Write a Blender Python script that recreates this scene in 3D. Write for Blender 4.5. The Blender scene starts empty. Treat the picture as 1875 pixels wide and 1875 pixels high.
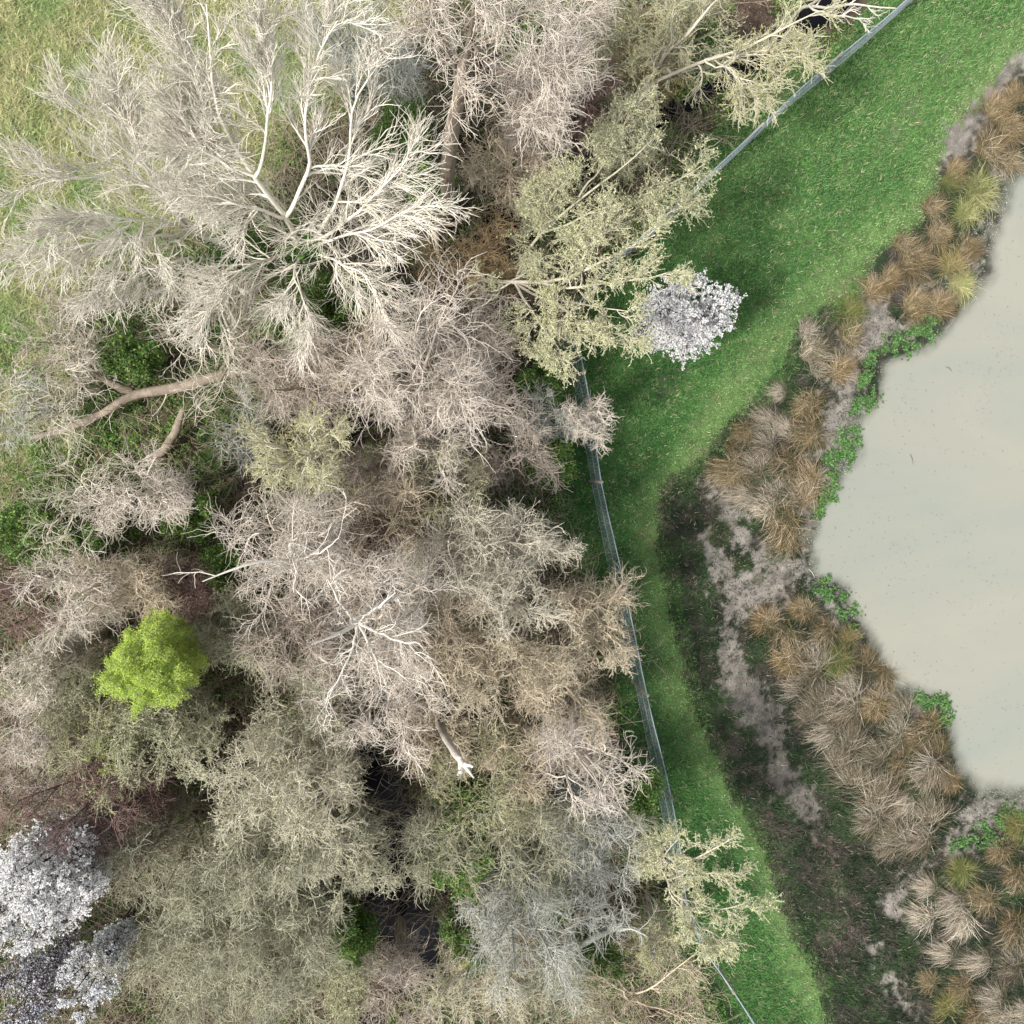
import bpy, math
import numpy as np
from mathutils import Vector, Matrix

# ------------------------------------------------------------------ camera, light, exposure
np.random.seed(7)
SC = bpy.context.scene
COL = SC.collection
CAM_H = 22.0
FPX = 1763.0                     # focal length in pixels of the 1875 px photograph
NADIR = (765.0, 850.0)           # the point of the photograph straight below the drone
d0 = Vector((NADIR[0] - 937.5, 937.5 - NADIR[1], -FPX)).normalized()
Q = d0.rotation_difference(Vector((0, 0, -1)))
cam = bpy.data.cameras.new('camera')
cam.sensor_width = 36
cam.lens = 36 * FPX / 1875
cam.clip_end = 1000
camo = bpy.data.objects.new('camera', cam)
COL.objects.link(camo)
camo.matrix_world = Matrix.Translation((0, 0, CAM_H)) @ Q.to_matrix().to_4x4()
SC.camera = camo

SUN_EL, SUN_AZ = 54.0, 206.0     # azimuth counter-clockwise from +x: light comes from the left of the frame
world = bpy.data.worlds.new('World')
SC.world = world
world.use_nodes = True
wn = world.node_tree.nodes
sky = wn.new('ShaderNodeTexSky')
sky.sky_type = 'NISHITA'
sky.sun_disc = False
sky.sun_elevation = math.radians(SUN_EL)
sky.sun_rotation = math.radians(90 - SUN_AZ)
sky.dust_density = 3.0
hs_ = wn.new('ShaderNodeHueSaturation')          # thin high cloud: a paler sky
hs_.inputs['Saturation'].default_value = 0.35
world.node_tree.links.new(sky.outputs[0], hs_.inputs['Color'])
world.node_tree.links.new(hs_.outputs[0], wn['Background'].inputs[0])
wn['Background'].inputs[1].default_value = 0.15
sun = bpy.data.lights.new('sun', 'SUN')
sun.energy = 2.7
sun.angle = math.radians(5.0)
sun.color = (1.0, 0.955, 0.89)
suno = bpy.data.objects.new('sun', sun)
COL.objects.link(suno)
sv = Vector((math.cos(math.radians(SUN_EL)) * math.cos(math.radians(SUN_AZ)),
             math.cos(math.radians(SUN_EL)) * math.sin(math.radians(SUN_AZ)), math.sin(math.radians(SUN_EL))))
suno.rotation_euler = sv.to_track_quat('Z', 'Y').to_euler()
suno.location = sv * 40
SC.view_settings.view_transform = 'Standard'
SC.view_settings.look = 'None'
SC.view_settings.exposure = 0.78
SC.view_settings.gamma = 1
SC.render.engine = 'CYCLES'
SC.cycles.max_bounces = 6
SC.cycles.transparent_max_bounces = 12

# ------------------------------------------------------------------ ground <-> photograph
RM = np.array(Q.to_matrix())


def at(px, py, z=0.0):
    d = RM @ np.array([px - 937.5, 937.5 - py, -FPX])
    return np.array([0, 0, CAM_H]) + d * ((CAM_H - z) / -d[2])


def px_of(P):
    v = (P - np.array([0, 0, CAM_H])) @ RM
    return np.stack([937.5 + FPX * v[:, 0] / -v[:, 2], 937.5 - FPX * v[:, 1] / -v[:, 2]], 1)


def mpp(z):
    return (CAM_H - z) / FPX


# ------------------------------------------------------------------ noise
def _hash(ix, iy, seed):
    h = (ix.astype(np.int64) * 374761393 + iy.astype(np.int64) * 668265263 + seed * 1442695041) & 0xffffffff
    h = ((h ^ (h >> 13)) * 1274126177) & 0xffffffff
    return ((h ^ (h >> 16)) & 0xffff) / 65535.0


def vnoise(x, y, seed=0):
    ix, iy = np.floor(x), np.floor(y)
    fx, fy = x - ix, y - iy
    fx, fy = fx * fx * (3 - 2 * fx), fy * fy * (3 - 2 * fy)
    a, b = _hash(ix, iy, seed), _hash(ix + 1, iy, seed)
    c, d = _hash(ix, iy + 1, seed), _hash(ix + 1, iy + 1, seed)
    return (a * (1 - fx) + b * fx) * (1 - fy) + (c * (1 - fx) + d * fx) * fy


def fbm(x, y, scale, seed=0, o=4):
    s, a, t = 0, 0.5, 0
    for k in range(o):
        s = s + a * vnoise(x * scale * 2 ** k + 17.3 * k, y * scale * 2 ** k - 9.1 * k, seed + k)
        t += a
        a *= 0.55
    return s / t


def smooth(a, b, x):
    t = np.clip((x - a) / (b - a), 0, 1)
    return t * t * (3 - 2 * t)


def dist_line(p, line):
    best = np.full(len(p), 1e9)
    L = np.array(line, float)
    for a, b in zip(L[:-1], L[1:]):
        a, b = a[:2], b[:2]
        ab = b - a
        t = np.clip(((p - a) @ ab) / (ab @ ab), 0, 1)
        best = np.minimum(best, np.hypot(*(p - a - t[:, None] * ab).T))
    return best


def dist_blobs(p, line):
    """signed distance to a chain of circles (x, y, r) joined up; negative inside"""
    best = np.full(len(p), 1e9)
    L = np.array(line, float)
    for a, b in zip(L[:-1], L[1:]):
        ab = b[:2] - a[:2]
        t = np.clip(((p - a[:2]) @ ab) / max(ab @ ab, 1e-6), 0, 1)
        best = np.minimum(best, np.hypot(*(p - a[:2] - t[:, None] * ab).T) - (a[2] + t * (b[2] - a[2])))
    return best


def sd_poly(p, poly):
    P = np.array(poly, float)
    inside = np.zeros(len(p), bool)
    for a, b in zip(P, np.roll(P, -1, 0)):
        c = ((a[1] > p[:, 1]) != (b[1] > p[:, 1]))
        with np.errstate(divide='ignore', invalid='ignore'):
            xi = (b[0] - a[0]) * (p[:, 1] - a[1]) / (b[1] - a[1]) + a[0]
        inside ^= c & (p[:, 0] < xi)
    d = dist_line(p, np.vstack([P, P[:1]]))
    return np.where(inside, -d, d)


# ------------------------------------------------------------------ zones of the ground, as they lie in the photograph
POND = [(2600, 200), (1960, 260), (1900, 300), (1850, 335), (1835, 385), (1812, 440), (1805, 505), (1755, 575), (1690, 635), (1620, 662),
        (1608, 720), (1578, 770), (1570, 830), (1538, 885), (1500, 930), (1482, 1000), (1492, 1062), (1545, 1082),
        (1572, 1145), (1602, 1195), (1640, 1258), (1725, 1290), (1742, 1340), (1762, 1420), (1800, 1456), (1880, 1455), (2000, 1500), (2600, 1600)]
LAWN = [(1700, -200), (1640, -30), (1520, 100), (1400, 165), (1300, 250), (1180, 430), (1000, 690), (1010, 870), (1050, 1040), (1110, 1120), (1140, 1300),
        (1165, 1450), (1190, 1560), (1240, 1720), (1340, 1880), (1480, 2100), (1720, 2100), (1610, 1960), (1530, 1875), (1495, 1760), (1440, 1640), (1405, 1540),
        (1325, 1400), (1268, 1250), (1245, 1100), (1215, 980), (1232, 895), (1300, 850), (1345, 780), (1440, 690), (1475, 600), (1560, 560),
        (1600, 470), (1690, 390), (1725, 290), (1800, 190), (1890, 90), (2100, -60), (2100, -200)]
TRACK = [(1880, 60), (1760, 230), (1680, 390), (1560, 480), (1440, 600), (1340, 720), (1260, 850), (1195, 960), (1205, 1120), (1235, 1250), (1310, 1390), (1390, 1530), (1425, 1650),
         (1470, 1760), (1540, 1900)]
MEADOW = [(-900, -900), (900, -900), (760, -20), (740, 60), (640, 150), (520, 230), (400, 380), (170, 480), (90, 560), (60, 640), (120, 760), (60, 830), (-40, 900), (-900, 900)]
MUD = [[(1305, 880, 10), (1335, 945, 24), (1385, 1010, 34), (1450, 1050, 44), (1360, 1085, 44), (1345, 1140, 30)],
       [(1290, 985, 16), (1315, 1030, 24), (1350, 1070, 30)],
       [(1345, 1130, 20), (1335, 1200, 30), (1365, 1265, 42), (1400, 1320, 42), (1430, 1400, 28), (1465, 1470, 30), (1500, 1510, 20)],
       [(1860, 120, 22), (1800, 190, 26), (1760, 250, 26), (1725, 300, 10)],
       [(2000, 1490, 40), (1860, 1480, 34), (1785, 1500, 30), (1745, 1560, 22), (1650, 1620, 20), (1630, 1660, 22), (1665, 1710, 12)],
       [(1600, 1740, 8), (1625, 1800, 12), (1660, 1840, 6)],
       [(1600, 590, 44), (1570, 660, 36), (1548, 740, 40), (1530, 830, 40), (1500, 900, 30), (1478, 960, 22), (1470, 1040, 26), (1530, 1120, 30)],
       [(1590, 1250, 10), (1650, 1290, 30), (1700, 1300, 20)], [(1640, 1310, 8), (1690, 1370, 12)],
       [(1720, 560, 18), (1790, 480, 18), (1860, 300, 18)], [(1480, 850, 12), (1430, 790, 12)],
       [(1680, 590, 20), (1640, 600, 26)]]
EARTH = [[(445, 905, 24), (400, 970, 16), (340, 1005, 20), (300, 1040, 14)], [(1215, 690, 10), (1215, 720, 16)], [(1225, 905, 12), (1222, 960, 8)],
         [(1410, 1500, 8), (1435, 1620, 8), (1445, 1690, 10)], [(1510, 1560, 20), (1540, 1660, 20), (1520, 1740, 26)], [(1670, 190, 12), (1672, 210, 14)], [(1380, 150, 10), (1420, 170, 14)],
         [(1720, 105, 10), (1725, 110, 12)], [(1640, 240, 12), (1650, 245, 12)]]
STREAM = [(1560, -40, 34), (1505, 25, 30), (1380, 110, 10), (1130, 260, 22), (1010, 350, 36), (945, 400, 42), (880, 450, 26), (760, 620, 20), (625, 780, 40), (610, 900, 34), (590, 1080, 16),
          (610, 1250, 20), (655, 1400, 34), (740, 1490, 40), (720, 1600, 40), (715, 1680, 60), (790, 1750, 50), (700, 1830, 20), (640, 1950, 30)]

WATER_Z = -0.10


def zones(P):
    """P: (N,3) ground points. Returns px coords, zone weights and height."""
    p = px_of(np.column_stack([P[:, 0], P[:, 1], np.zeros(len(P))]))
    x, y = P[:, 0], P[:, 1]
    wob = (fbm(x, y, 1.3, 5) - 0.5) * 60 + (fbm(x, y, 6, 9, 3) - 0.5) * 26
    pond = sd_poly(p, POND) + wob * 0.45
    lawn = sd_poly(p, LAWN) + wob * 0.5
    meadow = sd_poly(p, MEADOW) + wob * 1.2
    mud = np.min([dist_blobs(p, m) for m in MUD], 0) + wob * 0.75 + (fbm(x, y, 9, 33, 3) - 0.5) * 34
    earth = np.min([dist_blobs(p, m) for m in EARTH], 0) + wob * 0.5
    stream = dist_blobs(p, STREAM) + wob * 0.7
    track = dist_line(p, TRACK) + wob * 0.3
    wood = sd_poly(p, WOOD)
    return p, pond, lawn, meadow, mud, earth, stream, track, wood


WOOD = [(-900, 560), (60, 640), (90, 560), (170, 480), (400, 380), (520, 230), (640, 150), (740, 60), (760, -20), (900, -900), (2100, -900), (1700, -200)] + LAWN[1:17][:13] + [(1480, 2100), (1480, 2900), (-900, 2900)]


def ground_height(P, z=None):
    z = z or zones(P)
    p, pond, lawn, meadow, mud, earth, stream, track, wood = z
    x, y = P[:, 0], P[:, 1]
    h = (fbm(x, y, 0.35, 71) - 0.5) * 0.25 + (fbm(x, y, 3.0, 72, 3) - 0.5) * 0.07
    h = h * smooth(-5, 70, pond)
    bank = smooth(0, 40, lawn) * smooth(0, 40, pond) * (1 - smooth(-30, 10, -wood))
    h = h + bank * (np.abs(fbm(x, y, 4.5, 73, 3) - 0.5) * 0.28)
    h = np.where(pond < 60, h * smooth(0, 60, pond) + (-0.10 + 0.05 * smooth(-30, 60, pond)) * (1 - smooth(10, 60, pond)) - 0.5 * smooth(4, -90, pond), h)
    h = h - 0.5 * smooth(14, -22, stream) * smooth(-20, 40, lawn)
    h = h * (1 - 0.8 * smooth(16, -8, mud) * smooth(0, 40, pond)) - smooth(6, -12, mud) * 0.03
    return h


# ------------------------------------------------------------------ mesh helpers
def mesh_from(name, V, F, smooth_=True, col=None, tint=None):
    """F: (M,3) or (M,4) index array"""
    me = bpy.data.meshes.new(name)
    F = np.asarray(F, np.int32)
    V = np.asarray(V, np.float32)
    k = F.shape[1]
    me.vertices.add(len(V))
    me.vertices.foreach_set('co', V.ravel())
    me.loops.add(F.size)
    me.loops.foreach_set('vertex_index', F.ravel())
    me.polygons.add(len(F))
    me.polygons.foreach_set('loop_start', np.arange(len(F), dtype=np.int32) * k)
    me.polygons.foreach_set('use_smooth', np.full(len(F), smooth_))
    if col is not None:
        a = me.attributes.new('tone', 'FLOAT_COLOR', 'POINT')
        c = np.ones((len(V), 4), np.float32)
        c[:, :3] = col
        a.data.foreach_set('color', c.ravel())
    if tint is not None:
        a = me.attributes.new('tint', 'FLOAT', 'POINT')
        a.data.foreach_set('value', np.asarray(tint, np.float32))
    me.update(calc_edges=True)
    return me


def link(name, me, mat=None, parent=None, label=None, cat=None, group=None, kind=None, loc=None):
    o = bpy.data.objects.new(name, me)
    COL.objects.link(o)
    if mat is not None and me is not None and not me.materials:
        me.materials.append(mat)
    if parent is not None:
        o.parent = parent
    if loc is not None:
        o.location = [float(c) for c in loc]
    tag(o, label, cat, group, kind)
    return o


def tag(o, label=None, cat=None, group=None, kind=None):
    for k, v in (('label', label), ('category', cat), ('group', group), ('kind', kind)):
        if v:
            o[k] = v


def norm(v):
    return v / np.maximum(np.linalg.norm(v, axis=-1, keepdims=True), 1e-9)


class Tubes:
    """collects tapered tubes and makes one mesh of them"""

    def __init__(self):
        self.V, self.F, self.T, self.n = [], [], [], 0

    def add(self, P, R, sides=3, tint=None):
        """P (N,K,3), R (N,K)"""
        N, K, _ = P.shape
        T = np.empty_like(P)
        T[:, 1:-1] = P[:, 2:] - P[:, :-2]
        T[:, 0] = P[:, 1] - P[:, 0]
        T[:, -1] = P[:, -1] - P[:, -2]
        T = norm(T)
        ref = np.where(np.abs(T[:, :1, 2:3]) > 0.8, np.array([1., 0.3, 0]), np.array([0.1, 0.2, 1.]))
        U = norm(np.cross(T, np.broadcast_to(ref, T.shape)))
        W = np.cross(T, U)
        a = np.arange(sides) * 2 * np.pi / sides
        ring = (P[:, :, None, :] + R[:, :, None, None] * (np.cos(a)[None, None, :, None] * U[:, :, None, :] + np.sin(a)[None, None, :, None] * W[:, :, None, :]))
        self.V.append(ring.reshape(-1, 3))
        if tint is None:
            tint = np.random.rand(N)
        self.T.append(np.repeat(tint, K * sides))
        i = np.arange(N)[:, None, None] * K * sides + np.arange(K - 1)[None, :, None] * sides
        j = np.arange(sides)[None, None, :]
        j2 = (j + 1) % sides
        f = np.stack([i + j, i + j2, i + sides + j2, i + sides + j], -1).reshape(-1, 4) + self.n
        self.F.append(f)
        self.n += N * K * sides

    def mesh(self, name):
        return mesh_from(name, np.vstack(self.V), np.vstack(self.F), True, tint=np.concatenate(self.T))


def grow(rng, S, D, L, r0, r1, K, wander, up, curl=0.0):
    """random-walk branches. S (N,3) starts, D (N,3) directions, L (N,) lengths"""
    N = len(S)
    P = np.empty((N, K + 1, 3))
    P[:, 0] = S
    d = norm(D)
    bend = rng.normal(0, 1, (N, 3)) * curl
    st = (L / K)[:, None]
    for k in range(K):
        d = norm(d + rng.normal(0, wander, (N, 3)) + bend / K + np.array([0, 0, up / K]))
        P[:, k + 1] = P[:, k] + d * st
    t = np.linspace(0, 1, K + 1)[None, :]
    R = np.asarray(r0)[:, None] * (1 - t) + np.asarray(r1)[:, None] * t
    return P, R


def spawn(rng, P, R, n, t0, ang, even=True):
    """n children on each parent, returns start, direction, t, radius there"""
    N, K, _ = P.shape
    if isinstance(n, int):
        idx = np.repeat(np.arange(N), n)
        t = (np.tile((np.arange(n) + 0.5) / n, N) + rng.uniform(-0.5, 0.5, N * n) / n)
    t = t0 + (1 - t0) * np.clip(t, 0, 0.999)
    u = t * (K - 1)
    i = np.minimum(u.astype(int), K - 2)
    f = (u - i)[:, None]
    a, b = P[idx, i], P[idx, i + 1]
    S = a * (1 - f) + b * f
    T = norm(b - a)
    rr = R[idx, i] * (1 - f[:, 0]) + R[idx, i + 1] * f[:, 0]
    side = norm(np.cross(T, rng.normal(0, 1, T.shape)))
    an = np.radians(rng.normal(ang, ang * 0.25, len(t)))[:, None]
    an = an * (1.15 - 0.45 * t[:, None])
    return S, norm(T * np.cos(an) + side * np.sin(an)), t, rr


# ------------------------------------------------------------------ materials
def new_mat(name):
    m = bpy.data.materials.new(name)
    m.use_nodes = True
    nt = m.node_tree
    return m, nt, nt.nodes['Principled BSDF']


def bark(name, c1, c2, rough=0.85, scale=3.0, vary=0.25):
    m, nt, b = new_mat(name)
    at_ = nt.nodes.new('ShaderNodeAttribute'); at_.attribute_name = 'tint'
    ge = nt.nodes.new('ShaderNodeTexCoord')
    no = nt.nodes.new('ShaderNodeTexNoise'); no.inputs['Scale'].default_value = scale; no.inputs['Detail'].default_value = 5
    nt.links.new(ge.outputs['Object'], no.inputs['Vector'])
    add = nt.nodes.new('ShaderNodeMath'); add.operation = 'ADD'
    mr = nt.nodes.new('ShaderNodeMapRange'); mr.inputs['From Min'].default_value = 0.3; mr.inputs['From Max'].default_value = 0.7
    mr.inputs['To Min'].default_value = -0.35; mr.inputs['To Max'].default_value = 0.35
    nt.links.new(no.outputs['Fac'], mr.inputs['Value'])
    nt.links.new(at_.outputs['Fac'], add.inputs[0]); nt.links.new(mr.outputs['Result'], add.inputs[1])
    mix = nt.nodes.new('ShaderNodeMix'); mix.data_type = 'RGBA'
    nt.links.new(add.outputs[0], mix.inputs['Factor'])
    mix.inputs['A'].default_value = (*c1, 1); mix.inputs['B'].default_value = (*c2, 1)
    nt.links.new(mix.outputs['Result'], b.inputs['Base Color'])
    b.inputs['Roughness'].default_value = rough
    b.inputs['Specular IOR Level'].default_value = 0.2
    bu = nt.nodes.new('ShaderNodeBump'); bu.inputs['Strength'].default_value = 0.7; bu.inputs['Distance'].default_value = 0.02
    n2 = nt.nodes.new('ShaderNodeTexNoise'); n2.inputs['Scale'].default_value = 45; nt.links.new(ge.outputs['Object'], n2.inputs['Vector'])
    nt.links.new(n2.outputs['Fac'], bu.inputs['Height']); nt.links.new(bu.outputs[0], b.inputs['Normal'])
    return m


def tone_mat(name, rough=0.7, transl=0.25, spec=0.25, vary=0.0):
    m, nt, b = new_mat(name)
    a = nt.nodes.new('ShaderNodeAttribute'); a.attribute_name = 'tone'
    src = a.outputs['Color']
    if vary:
        oi = nt.nodes.new('ShaderNodeObjectInfo')
        hs = nt.nodes.new('ShaderNodeHueSaturation')
        mr = nt.nodes.new('ShaderNodeMapRange'); mr.inputs['To Min'].default_value = 1 - vary; mr.inputs['To Max'].default_value = 1 + vary
        nt.links.new(oi.outputs['Random'], mr.inputs['Value'])
        nt.links.new(mr.outputs['Result'], hs.inputs['Value'])
        nt.links.new(src, hs.inputs['Color'])
        src = hs.outputs['Color']
    nt.links.new(src, b.inputs['Base Color'])
    b.inputs['Roughness'].default_value = rough
    b.inputs['Specular IOR Level'].default_value = spec
    if transl:
        t = nt.nodes.new('ShaderNodeBsdfTranslucent')
        nt.links.new(src, t.inputs['Color'])
        mx = nt.nodes.new('ShaderNodeMixShader'); mx.inputs[0].default_value = transl
        nt.links.new(b.outputs[0], mx.inputs[1]); nt.links.new(t.outputs[0], mx.inputs[2])
        nt.links.new(mx.outputs[0], nt.nodes['Material Output'].inputs['Surface'])
    return m


LEAF = tone_mat('leaf', 0.6, 0.3)
BLADE = tone_mat('blade', 0.7, 0.25)
SEDGE = tone_mat('dry sedge', 0.75, 0.2, 0.2, 0.16)
PETAL = tone_mat('petal', 0.8, 0.45, 0.1)


def ground_mat():
    m, nt, b = new_mat('earth and turf')
    a = nt.nodes.new('ShaderNodeAttribute'); a.attribute_name = 'tone'
    g = nt.nodes.new('ShaderNodeNewGeometry')
    n1 = nt.nodes.new('ShaderNodeTexNoise'); n1.inputs['Scale'].default_value = 22; n1.inputs['Detail'].default_value = 8; n1.inputs['Roughness'].default_value = 0.7
    n2 = nt.nodes.new('ShaderNodeTexNoise'); n2.inputs['Scale'].default_value = 4; n2.inputs['Detail'].default_value = 4
    for n in (n1, n2):
        nt.links.new(g.outputs['Position'], n.inputs['Vector'])
    ad = nt.nodes.new('ShaderNodeMath'); ad.operation = 'ADD'
    nt.links.new(n1.outputs['Fac'], ad.inputs[0]); nt.links.new(n2.outputs['Fac'], ad.inputs[1])
    mr = nt.nodes.new('ShaderNodeMapRange'); mr.inputs['From Min'].default_value = 0.7; mr.inputs['From Max'].default_value = 1.3
    mr.inputs['To Min'].default_value = 0.55; mr.inputs['To Max'].default_value = 1.45
    nt.links.new(ad.outputs[0], mr.inputs['Value'])
    mu = nt.nodes.new('ShaderNodeMix'); mu.data_type = 'RGBA'; mu.blend_type = 'MULTIPLY'; mu.inputs['Factor'].default_value = 1
    nt.links.new(a.outputs['Color'], mu.inputs['A']); nt.links.new(mr.outputs['Result'], mu.inputs['B'])
    nt.links.new(mu.outputs['Result'], b.inputs['Base Color'])
    b.inputs['Roughness'].default_value = 0.95
    b.inputs['Specular IOR Level'].default_value = 0.15
    bu = nt.nodes.new('ShaderNodeBump'); bu.inputs['Strength'].default_value = 0.8; bu.inputs['Distance'].default_value = 0.05
    nt.links.new(n1.outputs['Fac'], bu.inputs['Height']); nt.links.new(bu.outputs[0], b.inputs['Normal'])
    return m


GROUND = ground_mat()


def C(*a):
    return np.array(a, float)


def mixc(c, d, w):
    return c * (1 - w[:, None]) + np.asarray(d) * w[:, None]


def ground_color(P, z):
    p, pond, lawn, meadow, mud, earth, stream, track, wood = z
    x, y = P[:, 0], P[:, 1]
    n, n2, n3 = fbm(x, y, 0.9, 21), fbm(x, y, 3.1, 22), fbm(x, y, 8, 23, 3)
    litter = mixc(np.tile(C(0.085, 0.062, 0.045), (len(P), 1)), C(0.05, 0.085, 0.03), smooth(0.42, 0.6, n))
    litter = mixc(litter, C(0.14, 0.11, 0.08), smooth(0.5, 0.75, n2))
    col = litter
    bankc = mixc(np.tile(C(0.024, 0.036, 0.02), (len(P), 1)), C(0.055, 0.05, 0.042), smooth(0.45, 0.62, n2))
    col = mixc(col, bankc, smooth(-20, 20, wood))
    g = mixc(np.tile(C(0.04, 0.10, 0.03), (len(P), 1)), C(0.07, 0.15, 0.045), smooth(0.4, 0.65, n))
    g = mixc(g, C(0.13, 0.19, 0.07), smooth(60, 0, track) * 0.5)
    g = mixc(g, C(0.16, 0.15, 0.085), smooth(0.60, 0.78, n2) * 0.6)
    col = mixc(col, g, smooth(14, -14, lawn))
    md = mixc(np.tile(C(0.24, 0.27, 0.12), (len(P), 1)), C(0.38, 0.36, 0.21), smooth(0.4, 0.65, n2))
    col = mixc(col, md, smooth(40, -40, meadow))
    mdc = mixc(np.tile(C(0.225, 0.205, 0.178), (len(P), 1)), C(0.14, 0.128, 0.112), smooth(0.35, 0.7, n3 * .5 + n2 * .5))
    dry = smooth(1130, 1330, p[:, 1]) * smooth(1560, 1500, p[:, 0]) * 1.25
    col = mixc(col, mdc * (1 - 0.35 * dry[:, None]), smooth(6, -16, mud + (n3 - .5) * 60 + (n2 - .5) * 50) * smooth(-4, 2, wood + 10))
    col = mixc(col, C(0.15, 0.105, 0.10), smooth(14, -14, earth + (n3 - .5) * 50) * np.where(lawn < -20, 0.45, 0.8))
    col = mixc(col, C(0.17, 0.17, 0.14), smooth(6, -6, pond))
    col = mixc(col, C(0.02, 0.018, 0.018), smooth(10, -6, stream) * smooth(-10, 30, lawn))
    return col


# ------------------------------------------------------------------ the ground, split by what it is
def build_ground():
    st = 0.05
    xs, ys = np.arange(-13.5, 17.01, st), np.arange(-15, 14.51, st)
    X, Y = np.meshgrid(xs, ys)
    P = np.column_stack([X.ravel(), Y.ravel(), np.zeros(X.size)])
    z = zones(P)
    P[:, 2] = ground_height(P, z)
    col = ground_color(P, z)
    nx, ny = len(xs), len(ys)
    i = (np.arange(ny - 1)[:, None] * nx + np.arange(nx - 1)[None]).ravel()
    F = np.stack([i, i + 1, i + nx + 1, i + nx], 1)
    p, pond, lawn, meadow, mud, earth, stream, track, wood = z
    kind = np.zeros(len(P), int)
    kind[wood > 0] = 1
    kind[meadow < 0] = 3
    kind[lawn < 0] = 2
    kind[(mud < 0) & (wood > -5)] = 4
    kind[pond < 0] = 5
    fk = kind[F[:, 0]]
    names = {0: ('woodland_floor', 'leaf litter and ivy on the ground under the bare trees'), 1: ('pond_bank', 'dark mossy bank between grass track and pond'),
             2: ('grass_path', 'green grass track curving between the netting fence and the pond bank'), 3: ('meadow', 'pale straw and green meadow in the upper left corner'),
             4: ('mud', 'bare greyish mud on the pond bank and shore'), 5: ('pond_bed', None)}
    for k, (nm, lab) in names.items():
        f = F[fk == k]
        used, inv = np.unique(f, return_inverse=True)
        me = mesh_from(nm, P[used], inv.reshape(f.shape), True, col=col[used])
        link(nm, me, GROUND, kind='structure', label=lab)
    # far ground round the detailed part
    x0, x1, y0, y1, B = xs[0], xs[-1], ys[0], ys[-1], 260
    g = [-B, -90, -40, -22, x0, x1, 24, 40, 90, B]
    h = [-B, -90, -40, -22, y0, y1, 22, 40, 90, B]
    V, Fo = [], []
    for a in range(9):
        for b_ in range(9):
            if a == 4 and b_ == 4:
                continue
            k = len(V)
            V += [(g[a], h[b_], -0.1), (g[a + 1], h[b_], -0.1), (g[a + 1], h[b_ + 1], -0.1), (g[a], h[b_ + 1], -0.1)]
            Fo.append((k, k + 1, k + 2, k + 3))
    me = mesh_from('terrain', np.array(V, float), Fo, True, col=np.tile(C(0.09, 0.12, 0.05), (len(V), 1)))
    link('terrain', me, GROUND, kind='structure')


build_ground()


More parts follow.
